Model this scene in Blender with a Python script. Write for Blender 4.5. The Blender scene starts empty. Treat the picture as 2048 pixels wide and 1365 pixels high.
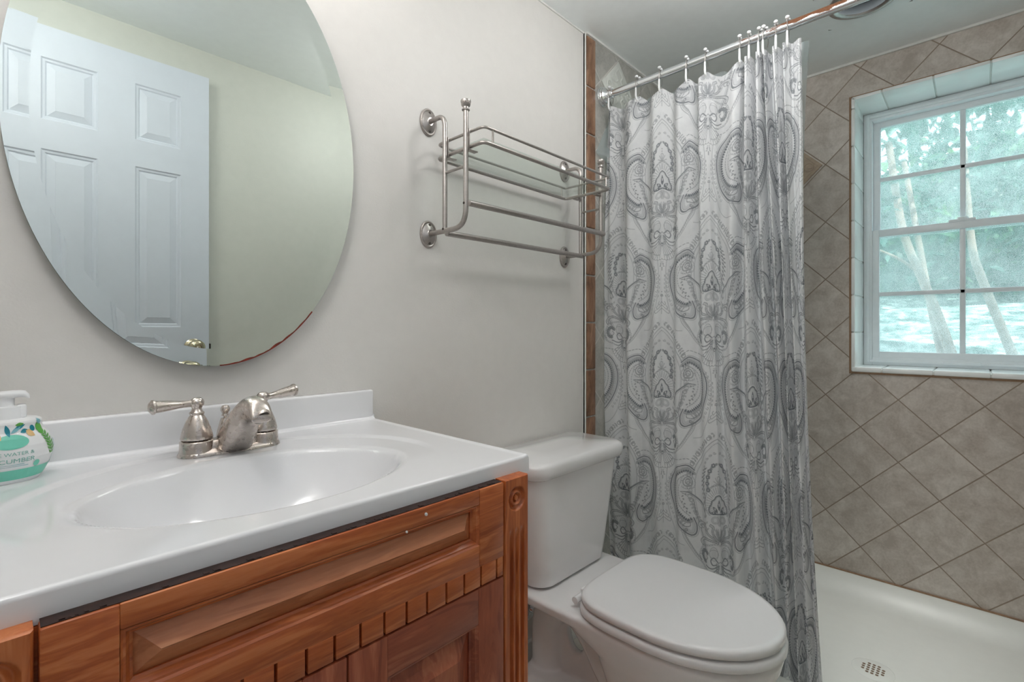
import bpy, bmesh, math, random
import numpy as np
from mathutils import Vector, Matrix
random.seed(7); np.random.seed(7)
PI = math.pi
sc = bpy.context.scene
COL = sc.collection

# ------------------------------------------------------------------ camera, world, lights, exposure
CAM = (0.0, -1.06, 1.10)
cd = bpy.data.cameras.new('camera'); cam = bpy.data.objects.new('camera', cd); COL.objects.link(cam)
cam.location = CAM
cam.rotation_euler = (PI/2, 0, math.atan2(.690, .724) - PI/2)
cd.sensor_width = 36.0; cd.lens = 985.0/2048*36; cd.shift_y = -22.5/2048
cd.clip_start = .02; cd.clip_end = 60
sc.camera = cam

w = bpy.data.worlds.new('sky'); sc.world = w; w.use_nodes = True
bg = w.node_tree.nodes['Background']
bg.inputs['Color'].default_value = (.83, .93, 1.0, 1); bg.inputs['Strength'].default_value = 3.1

def lamp(name, kind, loc, energy, color, **kw):
    d = bpy.data.lights.new(name, kind); d.energy = energy; d.color = color
    for k, v in kw.items(): setattr(d, k, v)
    o = bpy.data.objects.new(name, d); COL.objects.link(o); o.location = loc
    return o
sun = lamp('sun', 'SUN', (0, 0, 6), 5.0, (1, .97, .9), angle=.01)
sun.rotation_euler = (math.radians(20), math.radians(-28), 0)
CEIL_ = 2.194
# portal in the window opening (guides sky sampling only)
por = lamp('window_daylight_portal', 'AREA', (2.70, -1.006, 1.5), 1.0, (1, 1, 1), shape='RECTANGLE', size=.62, size_y=1.06)
por.rotation_euler = (0, PI/2, 0); por.data.cycles.is_portal = True
# shower downlight, then strengths of the added fill globes and the vanity bulbs
lamp('shower_downlight', 'AREA', (1.985, -.775, CEIL_+.225), 5.0, (1, .985, .96), shape='DISK', size=.12, spread=math.radians(120))
FILL_GLOBE = 8.6
BULB = 9.5
vs = sc.view_settings
vs.view_transform = 'Standard'; vs.look = 'None'; vs.exposure = .56; vs.gamma = 1.0; vs.use_curve_mapping = False
sc.display_settings.display_device = 'sRGB'
try:
    sc.cycles.max_bounces = 14; sc.cycles.diffuse_bounces = 7; sc.cycles.glossy_bounces = 6
    sc.cycles.transmission_bounces = 10; sc.cycles.transparent_max_bounces = 16
    sc.cycles.caustics_reflective = False; sc.cycles.caustics_refractive = False
    sc.cycles.sample_clamp_indirect = 6.0; sc.cycles.use_denoising = True
except Exception: pass

# ------------------------------------------------------------------ materials
def srgb(r, g, b):
    f = lambda c: (c/255/12.92) if c <= 10 else ((c/255+.055)/1.055)**2.4
    return (f(r), f(g), f(b), 1)

class NT:
    def __init__(s, name):
        s.m = bpy.data.materials.new(name); s.m.use_nodes = True
        s.t = s.m.node_tree; s.n = s.t.nodes; s.p = s.n['Principled BSDF']; s.out = s.n['Material Output']
    def new(s, typ, **kw):
        n = s.n.new(typ)
        for k, v in kw.items(): setattr(n, k, v)
        return n
    def link(s, a, b): s.t.links.new(a, b)
    def val(s, sock, v):
        if hasattr(v, 'is_output') or isinstance(v, bpy.types.NodeSocket): s.link(v, sock)
        else: sock.default_value = v
    def math(s, op, a, b=None, c=None):
        n = s.new('ShaderNodeMath', operation=op); s.val(n.inputs[0], a)
        if b is not None: s.val(n.inputs[1], b)
        if c is not None: s.val(n.inputs[2], c)
        return n.outputs[0]
    def mix(s, f, a, b):
        n = s.new('ShaderNodeMix', data_type='RGBA'); s.val(n.inputs['Factor'], f)
        s.val(n.inputs[6], a); s.val(n.inputs[7], b); return n.outputs[2]
    def coord(s, scale=(1, 1, 1), rot=(0, 0, 0), loc=(0, 0, 0), out='Object'):
        tc = s.new('ShaderNodeTexCoord'); mp = s.new('ShaderNodeMapping')
        mp.inputs['Scale'].default_value = scale; mp.inputs['Rotation'].default_value = rot; mp.inputs['Location'].default_value = loc
        s.link(tc.outputs[out], mp.inputs['Vector']); return mp.outputs[0]
    def noise(s, vec, scale, detail=3, rough=.55, dist=0):
        n = s.new('ShaderNodeTexNoise'); n.inputs['Scale'].default_value = scale; n.inputs['Detail'].default_value = detail
        n.inputs['Roughness'].default_value = rough; n.inputs['Distortion'].default_value = dist
        if vec is not None: s.link(vec, n.inputs['Vector'])
        return n.outputs['Fac']
    def ramp(s, f, stops):
        n = s.new('ShaderNodeValToRGB'); s.link(f, n.inputs[0]); e = n.color_ramp.elements
        while len(e) < len(stops): e.new(.5)
        for k, (p, c) in zip(e, stops): k.position = p; k.color = c if len(c) == 4 else (*c, 1)
        return n.outputs[0]
    def rng(s, f, a, b, c, d):
        n = s.new('ShaderNodeMapRange'); s.link(f, n.inputs[0])
        for i, v in zip((1, 2, 3, 4), (a, b, c, d)): n.inputs[i].default_value = v
        return n.outputs[0]
    def bump(s, h, strength=.2, dist=.002):
        n = s.new('ShaderNodeBump'); n.inputs['Strength'].default_value = strength; n.inputs['Distance'].default_value = dist
        s.link(h, n.inputs['Height']); s.link(n.outputs[0], s.p.inputs['Normal'])
    def set(s, color=None, rough=None, metal=None, **kw):
        if color is not None: s.val(s.p.inputs['Base Color'], color)
        if rough is not None: s.val(s.p.inputs['Roughness'], rough)
        if metal is not None: s.val(s.p.inputs['Metallic'], metal)
        for k, v in kw.items(): s.val(s.p.inputs[k.replace('_', ' ')], v)
        return s
M = {}
def plain(name, col, rough=.5, metal=0, var=.04, vscale=30, bump=0, bscale=300, **kw):
    t = NT(name); v = t.coord()
    f = t.noise(v, vscale)
    d = tuple(c*(1-var) for c in col[:3])+(1,); l = tuple(min(1, c*(1+var)) for c in col[:3])+(1,)
    t.set(t.ramp(f, [(.3, d), (.7, l)]), rough, metal, **kw)
    if bump: t.bump(t.noise(v, bscale, 2), bump, .001)
    M[name] = t.m; return t
plain('paint', srgb(221, 218, 214), .45, bump=.25, bscale=220, var=.015)
plain('paint_front_shaded', srgb(210, 212, 204), .5, bump=.25, bscale=220, var=.015)  # same wall paint made darker: shade of the front wall put into its colour
plain('ceiling_paint', srgb(241, 245, 245), .3, bump=.06, bscale=90, var=.015)
plain('white_trim', srgb(238, 238, 236), .4)
plain('door_paint', srgb(214, 221, 231), .38, var=.01)
plain('porcelain', srgb(232, 231, 231), .08, var=.006, Coat_Weight=.4, Coat_Roughness=.05)
plain('seat_plastic', srgb(232, 232, 233), .2, var=.005)
plain('cultured_marble', srgb(232, 232, 234), .12, var=.006, Coat_Weight=.3)
plain('vinyl', srgb(236, 240, 243), .35, var=.02)
plain('sill_tile', srgb(242, 245, 244), .16, var=.04, vscale=9)
plain('grout_white', srgb(222, 222, 218), .8)
plain('grout_brown', srgb(150, 122, 98), .85, var=.15, vscale=60)
plain('chrome', (.85, .86, .88, 1), .08, 1, var=.01)
plain('pewter', srgb(178, 172, 168), .32, .9, var=.08, vscale=160)
plain('dark_screw', srgb(90, 84, 80), .4, .8)
plain('brass', srgb(196, 186, 160), .14, 1)
plain('floor_tile', srgb(222, 217, 208), .4, var=.06)
plain('pan', srgb(226, 229, 224), .28, var=.012, bump=.12, bscale=420)
plain('white_plastic', srgb(236, 237, 238), .28, var=.005)
plain('hole_dark', srgb(120, 100, 82), .8)
plain('dark_edge', srgb(44, 22, 16), .7, var=.5, vscale=120)
plain('mark_grey', srgb(128, 118, 112), .5, .6)
plain('grey_baffle', srgb(40, 44, 46), .8, Specular_IOR_Level=.05)
plain('black', (.012, .012, .012, 1), .6)
plain('red_backing', srgb(120, 40, 26), .6, var=.3, vscale=90)
plain('bark', srgb(150, 136, 126), .9, var=.2, vscale=20)
plain('teal', srgb(116, 204, 182), .3); plain('teal_text', srgb(120, 178, 168), .35)
plain('leaf_green', srgb(92, 168, 72), .35); plain('leaf_blue', srgb(28, 132, 150), .35); plain('sand', srgb(222, 186, 132), .35)
plain('leaf_pale', srgb(130, 186, 196), .35)

# brushed nickel
t = NT('nickel'); v = t.coord()
n1 = t.noise(v, 70, 4); t.set(t.ramp(n1, [(.3, srgb(200, 190, 183)), (.7, srgb(208, 199, 192))]), t.rng(n1, .3, .7, .30, .24), 1.0); M['nickel'] = t.m
# rod: chrome with rust on its upper side toward the far end
t = NT('rod_chrome'); v = t.coord(); tc = t.new('ShaderNodeTexCoord')
sx = t.new('ShaderNodeSeparateXYZ'); t.link(tc.outputs['Object'], sx.inputs[0])
nr = t.noise(t.coord((60, 14, 60)), 1.4, 6, .7)
geo = t.new('ShaderNodeNewGeometry'); sn = t.new('ShaderNodeSeparateXYZ'); t.link(geo.outputs['Normal'], sn.inputs[0])
up = t.rng(sn.outputs[2], -.85, .25, 0, 1); far = t.rng(sx.outputs[1], -.40, -.66, 0, 1)
msk = t.math('MULTIPLY', t.math('MULTIPLY', up, far), 1.0)
rust = t.rng(t.math('ADD', nr, t.math('MULTIPLY', msk, .46)), .72, .79, 0, 1)
t.set(t.mix(rust, (.82, .84, .86, 1), t.mix(t.noise(v, 240), srgb(66, 40, 26), srgb(124, 78, 46))), t.rng(rust, 0, 1, .20, .85), t.rng(rust, 0, 1, 1, 0)); M['rod_chrome'] = t.m

# diagonal wall tile
def diag_tile(name, axis, a0, b0, c1, c2, gcol):
    t = NT(name); tc = t.new('ShaderNodeTexCoord'); s = t.new('ShaderNodeSeparateXYZ'); t.link(tc.outputs['Object'], s.inputs[0])
    a = t.math('SUBTRACT', s.outputs[axis], a0); b = t.math('SUBTRACT', s.outputs[2], b0)
    step = .1214*2
    p = t.math('DIVIDE', t.math('ADD', a, b), step); q = t.math('DIVIDE', t.math('SUBTRACT', a, b), step)
    def edge(x):
        f = t.math('FRACT', x); return t.math('MINIMUM', f, t.math('SUBTRACT', 1.0, f))
    e = t.math('MINIMUM', edge(p), edge(q))
    g = t.rng(e, .008, .014, 1, 0)
    cx = t.new('ShaderNodeCombineXYZ'); t.link(t.math('FLOOR', p), cx.inputs[0]); t.link(t.math('FLOOR', q), cx.inputs[1])
    wn = t.new('ShaderNodeTexWhiteNoise', noise_dimensions='3D'); t.link(cx.outputs[0], wn.inputs[0])
    off = t.new('ShaderNodeVectorMath', operation='MULTIPLY_ADD'); t.link(wn.outputs['Color'], off.inputs[0]); off.inputs[1].default_value = (9, 9, 9); t.link(tc.outputs['Object'], off.inputs[2])
    n1 = t.noise(off.outputs[0], 16, 6, .62, .6); n2 = t.noise(off.outputs[0], 130, 3, .6)
    f = t.math('ADD', t.math('MULTIPLY', n1, .72), t.math('MULTIPLY', n2, .28))
    f = t.math('ADD', f, t.math('MULTIPLY', t.math('SUBTRACT', wn.outputs['Value'], .5), .09))
    c = t.ramp(f, [(.34, c1), (.64, c2)])
    gn = t.mix(t.noise(t.coord(), 7), gcol, tuple(x*.72 for x in gcol[:3])+(1,))
    t.set(t.mix(g, c, gn), t.mix(g, (.34,)*3+(1,), (.85,)*3+(1,)))
    t.bump(t.math('SUBTRACT', t.math('MULTIPLY', f, .12), g), .35, .002); M[name] = t.m
diag_tile('tile_window_wall', 1, -.705, 2.1625, srgb(176, 165, 155), srgb(212, 204, 196), srgb(158, 142, 126))
diag_tile('tile_back_wall', 0, 1.592, 2.05, srgb(150, 148, 142), srgb(186, 184, 178), srgb(216, 214, 208))
diag_tile('tile_end_wall', 0, 1.592, 2.05, srgb(176, 165, 155), srgb(212, 204, 196), srgb(150, 134, 118))

# brown edging tiles
t = NT('brown_tile'); n1 = t.noise(t.coord((6, 6, 2.2)), 6, 5, .6, .5)
t.set(t.ramp(n1, [(.3, srgb(104, 74, 54)), (.5, srgb(140, 104, 80)), (.72, srgb(168, 134, 108))]), .4); M['brown_tile'] = t.m
# relief tile
plain('relief_tile', srgb(176, 158, 138), .5, var=.12, vscale=40)
plain('relief_tile_pale', srgb(206, 208, 202), .4, var=.06, vscale=40)

# stained wood
def wood(name, scale, cols, rough=.3):
    t = NT(name); v = t.coord(scale)
    oi = t.new('ShaderNodeObjectInfo'); ad = t.new('ShaderNodeVectorMath', operation='ADD'); t.link(v, ad.inputs[0]); t.link(oi.outputs['Random'], ad.inputs[1])
    n1 = t.noise(ad.outputs[0], 3.2, 4, .55, 1.3); n2 = t.noise(ad.outputs[0], 22, 3, .6)
    wv = t.math('FRACT', t.math('MULTIPLY', n1, 5.0)); wv = t.math('ABSOLUTE', t.math('SUBTRACT', wv, .5))
    f = t.math('ADD', t.math('MULTIPLY', n1, .70), t.math('ADD', t.math('MULTIPLY', n2, .18), t.math('MULTIPLY', wv, .20)))
    t.set(t.ramp(f, [(.36, cols[0]), (.52, cols[1]), (.72, cols[2])]), rough, Coat_Weight=.25, Coat_Roughness=.2)
    t.bump(n2, .05, .0006); M[name] = t.m
wc = (srgb(150, 70, 30), srgb(190, 102, 52), srgb(214, 136, 82))
wood('wood_h', (1.3, 9, 11), wc, .34); wood('wood_v', (11, 9, 1.3), wc, .34)
wd = (srgb(128, 60, 40), srgb(160, 84, 56), srgb(188, 114, 80))
wood('door_wood_h', (1.3, 9, 11), wd, .4); wood('door_wood_v', (11, 9, 1.3), wd, .4)
wr = (srgb(168, 100, 62), srgb(194, 124, 82), srgb(212, 148, 106))
wood('panel_wood_h', (1.3, 9, 10), wr, .45)

# mirror, clear glass, wet window glass
t = NT('mirror_silver'); t.set((.72, .765, .735, 1), .005, 1.0); M['mirror_silver'] = t.m
t = NT('glass_edge'); t.set(srgb(70, 96, 88), .2); M['glass_edge'] = t.m
def thin_glass(name, tint, gl=.09):
    t = NT(name); tr = t.new('ShaderNodeBsdfTransparent'); tr.inputs[0].default_value = tint
    g = t.new('ShaderNodeBsdfGlossy'); g.inputs['Roughness'].default_value = .02
    lw = t.new('ShaderNodeLayerWeight'); lw.inputs[0].default_value = .5
    fr = t.math('MULTIPLY_ADD', t.math('POWER', lw.outputs['Facing'], 4.0), .55, .05)
    m = t.new('ShaderNodeMixShader'); t.link(fr, m.inputs[0]); t.link(tr.outputs[0], m.inputs[1]); t.link(g.outputs[0], m.inputs[2])
    t.link(m.outputs[0], t.out.inputs[0]); M[name] = t.m
thin_glass('shelf_glass', (.93, .97, .95, 1))
t = NT('wet_glass'); v = t.coord()
nb = t.noise(v, 7, 4, .6); nf = t.noise(v, 420, 2, .6)
haze = t.math('ADD', t.rng(nb, .3, .7, .16, .38), t.rng(nf, .42, .6, -.10, .16))
tr = t.new('ShaderNodeBsdfTransparent'); tr.inputs[0].default_value = (.94, .985, .985, 1)
tl = t.new('ShaderNodeBsdfTranslucent'); tl.inputs[0].default_value = (.93, .985, .985, 1)
rf = t.new('ShaderNodeBsdfRefraction'); rf.inputs['Roughness'].default_value = .16; rf.inputs['IOR'].default_value = 1.02; rf.inputs[0].default_value = (.92, .98, .98, 1)
m1 = t.new('ShaderNodeMixShader'); t.link(haze, m1.inputs[0]); t.link(tr.outputs[0], m1.inputs[1]); t.link(tl.outputs[0], m1.inputs[2])
m2 = t.new('ShaderNodeMixShader'); m2.inputs[0].default_value = .12; t.link(m1.outputs[0], m2.inputs[1]); t.link(rf.outputs[0], m2.inputs[2])
t.link(m2.outputs[0], t.out.inputs[0]); M['wet_glass'] = t.m
# clear liner
t = NT('liner_film'); tr = t.new('ShaderNodeBsdfTransparent'); tr.inputs[0].default_value = (.93, .97, .98, 1)
tl = t.new('ShaderNodeBsdfTranslucent'); tl.inputs[0].default_value = (.8, .9, .93, 1)
df = t.new('ShaderNodeBsdfDiffuse'); df.inputs[0].default_value = (.78, .86, .88, 1)
gl = t.new('ShaderNodeBsdfGlossy'); gl.inputs['Roughness'].default_value = .15
m0 = t.new('ShaderNodeMixShader'); m0.inputs[0].default_value = .5; t.link(tl.outputs[0], m0.inputs[1]); t.link(df.outputs[0], m0.inputs[2])
m1 = t.new('ShaderNodeMixShader'); m1.inputs[0].default_value = .30; t.link(tr.outputs[0], m1.inputs[1]); t.link(m0.outputs[0], m1.inputs[2])
m2 = t.new('ShaderNodeMixShader'); m2.inputs[0].default_value = .06; t.link(m1.outputs[0], m2.inputs[1]); t.link(gl.outputs[0], m2.inputs[2])
t.link(m2.outputs[0], t.out.inputs[0]); M['liner_film'] = t.m
# printed curtain cloth: the print is a mesh attribute
t = NT('curtain_cloth'); at = t.new('ShaderNodeAttribute'); at.attribute_name = 'print_ink'
cb = t.mix(t.noise(t.coord(), 14, 3), srgb(234, 235, 237), srgb(242, 242, 243))
cw = t.rng(t.noise(t.coord(), 19, 4, .6), .45, .7, 0, .10)
cc = t.mix(t.math('MAXIMUM', t.math('MULTIPLY', at.outputs['Fac'], 1.22), cw), cb, srgb(108, 113, 121))
t.set(cc, .85); t.bump(t.noise(t.coord(), 900, 2), .08, .0005)
tl = t.new('ShaderNodeBsdfTranslucent'); t.link(cc, tl.inputs[0])
mx = t.new('ShaderNodeMixShader'); mx.inputs[0].default_value = .34; t.link(t.p.outputs[0], mx.inputs[1]); t.link(tl.outputs[0], mx.inputs[2]); t.link(mx.outputs[0], t.out.inputs[0]); M['curtain_cloth'] = t.m
# foliage
t = NT('leaves'); at = t.new('ShaderNodeObjectInfo'); n1 = t.noise(t.coord(), 3.2, 2)
lc = t.ramp(n1, [(.35, srgb(56, 92, 86)), (.55, srgb(92, 128, 120)), (.72, srgb(126, 168, 122))])
t.set(lc, .35); tl = t.new('ShaderNodeBsdfTranslucent'); t.link(lc, tl.inputs[0])
mx = t.new('ShaderNodeMixShader'); mx.inputs[0].default_value = .4; t.link(t.p.outputs[0], mx.inputs[1]); t.link(tl.outputs[0], mx.inputs[2]); t.link(mx.outputs[0], t.out.inputs[0]); M['leaves'] = t.m
t = NT('ground_cover'); n1 = t.noise(t.coord(), 9, 6, .7)
t.set(t.ramp(n1, [(.40, srgb(74, 104, 98)), (.5, srgb(120, 148, 142)), (.62, srgb(186, 204, 198))]), .9); M['ground_cover'] = t.m
t = NT('bulb_glow'); t.set((1, 1, 1, 1), .3); t.p.inputs['Emission Color'].default_value = (1, .955, .93, 1); t.p.inputs['Emission Strength'].default_value = BULB; M['bulb_glow'] = t.m
t = NT('fill_glow'); t.set((1, 1, 1, 1), .3); t.p.inputs['Emission Color'].default_value = (1, .985, .975, 1); t.p.inputs['Emission Strength'].default_value = FILL_GLOBE; M['fill_glow'] = t.m

# ------------------------------------------------------------------ helpers
ORG = {}
def obj(name, bm, mat, parent=None, smooth=True, angle=40):
    if isinstance(bm, bmesh.types.BMesh):
        me = bpy.data.meshes.new(name); bm.to_mesh(me); bm.free()
    else: me = bm
    for m in (mat if isinstance(mat, (list, tuple)) else [mat]): me.materials.append(M[m])
    if smooth:
        me.polygons.foreach_set('use_smooth', [True]*len(me.polygons))
        try: me.set_sharp_from_angle(angle=math.radians(angle))
        except Exception: pass
    o = bpy.data.objects.new(name, me); COL.objects.link(o)
    if parent is not None:
        org = ORG[parent]; me.transform(Matrix.Translation(-org)); o.parent = parent; ORG[o] = org
    else: ORG[o] = Vector((0, 0, 0))
    return o
def tag(o, label=None, cat=None, group=None, kind=None):
    for k, v in (('label', label), ('category', cat), ('group', group), ('kind', kind)):
        if v: o[k] = v
    return o
def thing(name, loc, label, cat, group=None, kind=None):
    o = bpy.data.objects.new(name, None); COL.objects.link(o); o.location = loc; o.empty_display_size = .05
    ORG[o] = Vector(loc); return tag(o, label, cat, group, kind)
def struct(name, bm, mat, label=None, cat=None, smooth=False):
    o = obj(name, bm, mat, smooth=smooth); return tag(o, label, cat, kind='structure')
def B(): return bmesh.new()
def box(bm, x0, x1, y0, y1, z0, z1, bev=0, seg=2, mi=0):
    vs_ = [bm.verts.new(p) for p in ((x0,y0,z0),(x1,y0,z0),(x1,y1,z0),(x0,y1,z0),(x0,y0,z1),(x1,y0,z1),(x1,y1,z1),(x0,y1,z1))]
    fs = [bm.faces.new([vs_[i] for i in q]) for q in ((0,3,2,1),(4,5,6,7),(0,1,5,4),(1,2,6,5),(2,3,7,6),(3,0,4,7))]
    for f in fs: f.material_index = mi
    if bev:
        es = list({e for f in fs for e in f.edges})
        r = bmesh.ops.bevel(bm, geom=es, offset=bev, segments=seg, profile=.5, affect='EDGES')
        for f in r['faces']: f.material_index = mi
    return bm
def loft(bm, rings, cap=True, closed=True, mi=0):
    R = [[bm.verts.new(p) for p in r] for r in rings]; n = len(R[0])
    for a, b in zip(R, R[1:]):
        for i in range(n if closed else n-1):
            f = bm.faces.new((a[i], a[(i+1) % n], b[(i+1) % n], b[i])); f.material_index = mi
    if cap and closed:
        f = bm.faces.new(R[0][::-1]); f.material_index = mi
        f = bm.faces.new(R[-1]); f.material_index = mi
    return bm
def crom(pts, n=8, closed=False):
    P = [np.array(p, float) for p in pts]; out = []
    N = len(P); rng = range(N if closed else N-1)
    for i in rng:
        p1, p2 = P[i], P[(i+1) % N]
        p0 = P[i-1] if (i > 0 or closed) else 2*p1-p2
        p3 = P[(i+2) % N] if (i+2 < N or closed) else 2*p2-p1
        for k in range(n):
            t = k/n
            out.append(.5*((2*p1)+(-p0+p2)*t+(2*p0-5*p1+4*p2-p3)*t*t+(-p0+3*p1-3*p2+p3)*t**3))
    if not closed: out.append(P[-1])
    return out
def fillet(pts, r, n=6):
    P = [Vector(p) for p in pts]; out = [P[0]]
    for i in range(1, len(P)-1):
        a, b, c = P[i-1], P[i], P[i+1]; rr = min(r, (a-b).length*.49, (c-b).length*.49)
        s, e = b+(a-b).normalized()*rr, b+(c-b).normalized()*rr
        for k in range(n+1):
            t = k/n; out.append((1-t)**2*s+2*t*(1-t)*b+t*t*e)
    out.append(P[-1]); return out
def tube(bm, pts, r, n=12, closed=False, cap=True, mi=0, flat=1.0):
    P = [Vector(p) for p in pts]; N = len(P)
    rad = r if isinstance(r, (list, tuple, np.ndarray)) else [r]*N
    up = None; rings = []
    for i in range(N):
        if closed: d = P[(i+1) % N]-P[i-1]
        else: d = P[min(i+1, N-1)]-P[max(i-1, 0)]
        d.normalize()
        if up is None:
            up = Vector((0, 0, 1)) if abs(d.z) < .9 else Vector((1, 0, 0))
        s = d.cross(up).normalized(); up = s.cross(d).normalized()
        rings.append([tuple(P[i]+float(rad[i])*(math.cos(2*PI*k/n)*s+flat*math.sin(2*PI*k/n)*up)) for k in range(n)])
    if closed: rings.append(rings[0])
    if closed:
        R = [[bm.verts.new(p) for p in q] for q in rings[:-1]]; R.append(R[0])
        for a, b in zip(R, R[1:]):
            for i in range(n):
                try: f = bm.faces.new((a[i], a[(i+1) % n], b[(i+1) % n], b[i])); f.material_index = mi
                except ValueError: pass
        return bm
    return loft(bm, rings, cap, mi=mi)
def lathe(bm, prof, base, axis=(0, 0, 1), n=32, sy=1.0, mi=0):
    a = Vector(axis).normalized(); u = a.orthogonal().normalized()
    if abs(a.z) > .99: u = Vector((1, 0, 0))
    v = a.cross(u); b = Vector(base)
    rings = [[tuple(b+a*h+r*(math.cos(2*PI*k/n)*u+sy*math.sin(2*PI*k/n)*v)) for k in range(n)] for r, h in prof]
    return loft(bm, rings, True, mi=mi)
def sphere(bm, c, r, n=16, sc_=(1, 1, 1)):
    pr = [(max(1e-4, math.sin(PI*i/10)), -math.cos(PI*i/10)) for i in range(11)]
    rings = [[(c[0]+r*sc_[0]*a*math.cos(2*PI*k/n), c[1]+r*sc_[1]*a*math.sin(2*PI*k/n), c[2]+r*sc_[2]*h) for k in range(n)] for a, h in pr]
    return loft(bm, rings, True)
def fix(bm):
    bmesh.ops.recalc_face_normals(bm, faces=bm.faces[:]); return bm
def rrect(hx, y0, y1, r, z, cx, n=6):
    out = []
    for (sx_, yc, a0) in ((1, y1-r, 0), (-1, y1-r, PI/2), (-1, y0+r, PI), (1, y0+r, 3*PI/2)):
        for k in range(n+1):
            a = a0+PI/2*k/n; out.append((cx+sx_*(hx-r)+r*math.cos(a), yc+r*math.sin(a), z))
    return out
def frame_bm(bm, plane, a0, a1, b0, b1, wdt, d0, d1, bev=.002, mi=0):
    """rectangular frame: plane 'x' -> a is y, b is z, d is x"""
    rects = [(a0, a0+wdt[0], b0, b1), (a1-wdt[1], a1, b0, b1), (a0+wdt[0], a1-wdt[1], b0, b0+wdt[2]), (a0+wdt[0], a1-wdt[1], b1-wdt[3], b1)]
    for p, q, r, s in rects:
        if plane == 'x': box(bm, d0, d1, p, q, r, s, bev, 2, mi)
        else: box(bm, p, q, d0, d1, r, s, bev, 2, mi)
    return bm

CEIL = 2.194; XW = 2.42; YF = -1.19; YE = -1.55
# ------------------------------------------------------------------ room shell
b = B(); box(b, -.30, XW+.35, YE-.1, .1, -.1, 0); struct('floor', b, 'floor_tile')
b = B(); hx_, hy_, hr_ = 1.985, -.775, .074
for q in ((-.30, hx_-.12, YE-.1, .1), (hx_+.12, XW+.35, YE-.1, .1), (hx_-.12, hx_+.12, YE-.1, hy_-.12), (hx_-.12, hx_+.12, hy_+.12, .1)): box(b, *q, CEIL, CEIL+.26)
box(b, hx_-.12, hx_+.12, hy_-.12, hy_+.12, CEIL+.245, CEIL+.26)
cs_ = [(math.cos(2*PI*(k+.5)/64), math.sin(2*PI*(k+.5)/64)) for k in range(64)]
loft(b, [[(hx_+hr_*c, hy_+hr_*q, CEIL) for c, q in cs_], [(hx_+.12*c/max(abs(c), abs(q)), hy_+.12*q/max(abs(c), abs(q)), CEIL) for c, q in cs_]], cap=False)
struct('ceiling', fix(b), 'ceiling_paint')
b = B(); box(b, -.30, 1.496, 0, .1, 0, CEIL); struct('wall_back', b, 'paint')
b = B(); box(b, 1.496, XW+.35, -.008, .1, 0, CEIL); struct('wall_back_shower', b, 'tile_back_wall')
b = B(); box(b, -.30, 1.50, YF-.1, YF, 0, CEIL); struct('wall_front', b, 'paint_front_shaded')
b = B(); box(b, 1.40, 1.50, YE-.1, YF-.1, 0, CEIL); struct('wall_front_return', b, 'paint')
b = B(); box(b, 1.50, XW+.35, YE-.1, YE, 0, CEIL); struct('wall_front_shower', b, 'tile_end_wall')
b = B(); box(b, -.30, -.20, YF, 0, 0, CEIL); struct('wall_left', b, 'paint')
# window wall with its opening
WY0, WY1, WZ0, WZ1 = -1.338, -.675, .93, 2.05
b = B()
box(b, XW, XW+.35, WY1, 0, 0, CEIL); box(b, XW, XW+.35, YE, WY0, 0, CEIL)
box(b, XW, XW+.35, WY0, WY1, 0, WZ0); box(b, XW, XW+.35, WY0, WY1, WZ1, CEIL)
struct('wall_right', b, 'tile_window_wall')
# white tile lining of the opening, tile by tile courses with grout gaps, and brown grout line round it
def lining(name, pieces, label):
    b = B(); n = 0
    for p in pieces: box(b, *p, bev=.003)
    return struct(name, b, 'sill_tile', label, 'trim', smooth=True)
XI = XW+.225; T = .012; gp = .002
def cuts(a0, a1, first, step):
    e = [a0]; p = a0+first
    while p < a1-.02: e.append(p); p += step
    return e+[a1]
zc = cuts(WZ0, WZ1, .16, .152)
lining('trim_1', [(XW-.004, XI, WY1-T, WY1+.001, p+gp, q-gp) for p, q in zip(zc, zc[1:])], 'white tile lining down the left side of the window')
lining('trim_2', [(XW-.004, XI, WY0-.001, WY0+T, p+gp, q-gp) for p, q in zip(zc, zc[1:])], 'white tile lining down the far side of the window')
yc = cuts(-WY1, -WY0, .10, .155); yc = [-p for p in yc]
lining('trim_3', [(XW-.004, XI, q+gp, p-gp, WZ1-T, WZ1+.001) for p, q in zip(yc, yc[1:])], 'white tile lining along the top of the window')
lining('trim_4', [(XW-.006, XI, q+gp, p-gp, WZ0-.001, WZ0+.018) for p, q in zip(yc, yc[1:])], 'white tile sill along the bottom of the window')
b = B(); frame_bm(b, 'x', WY0-.008, WY1+.008, WZ0-.009, WZ1+.004, (.008, .008, .009, .004), XW-.002, XW+.01, 0)
struct('trim_5', b, 'grout_brown')
# grout filling behind lining
b = B(); frame_bm(b, 'x', WY0, WY1, WZ0, WZ1, (.008, .008, .012, .008), XW+.002, XI, 0); struct('trim_6', b, 'grout_white')
# white caulk lines where ceiling meets walls
b = B(); box(b, 1.496, XW, -.016, -.004, CEIL-.008, CEIL); box(b, XW-.008, XW+.004, YE, -.008, CEIL-.009, CEIL)
box(b, .0, 1.496, -.004, .003, CEIL-.006, CEIL); struct('trim_7', b, 'grout_white')
# brown bullnose column edging the shower tile
b = B(); z = .10; 
zs = [CEIL-.008]; 
while zs[-1] > .15: zs.append(zs[-1]-(.187 if len(zs) == 1 else .1745))
zs[-1] = .102
for p, q in zip(zs, zs[1:]): box(b, 1.499, 1.554, -.013, .0, q+.0025, p-.0025, .004, 3)
struct('trim_8', b, 'brown_tile', smooth=True)
b = B(); box(b, 1.490, 1.563, -.0075, 0, .1, CEIL); box(b, 1.490, 1.496, -.011, 0, .1, CEIL-.004, .002); struct('trim_9', b, 'grout_white')
b = B(); box(b, .62, 1.49, -.014, 0, 0, .10, .003); struct('baseboard_back', b, 'white_trim')

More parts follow.
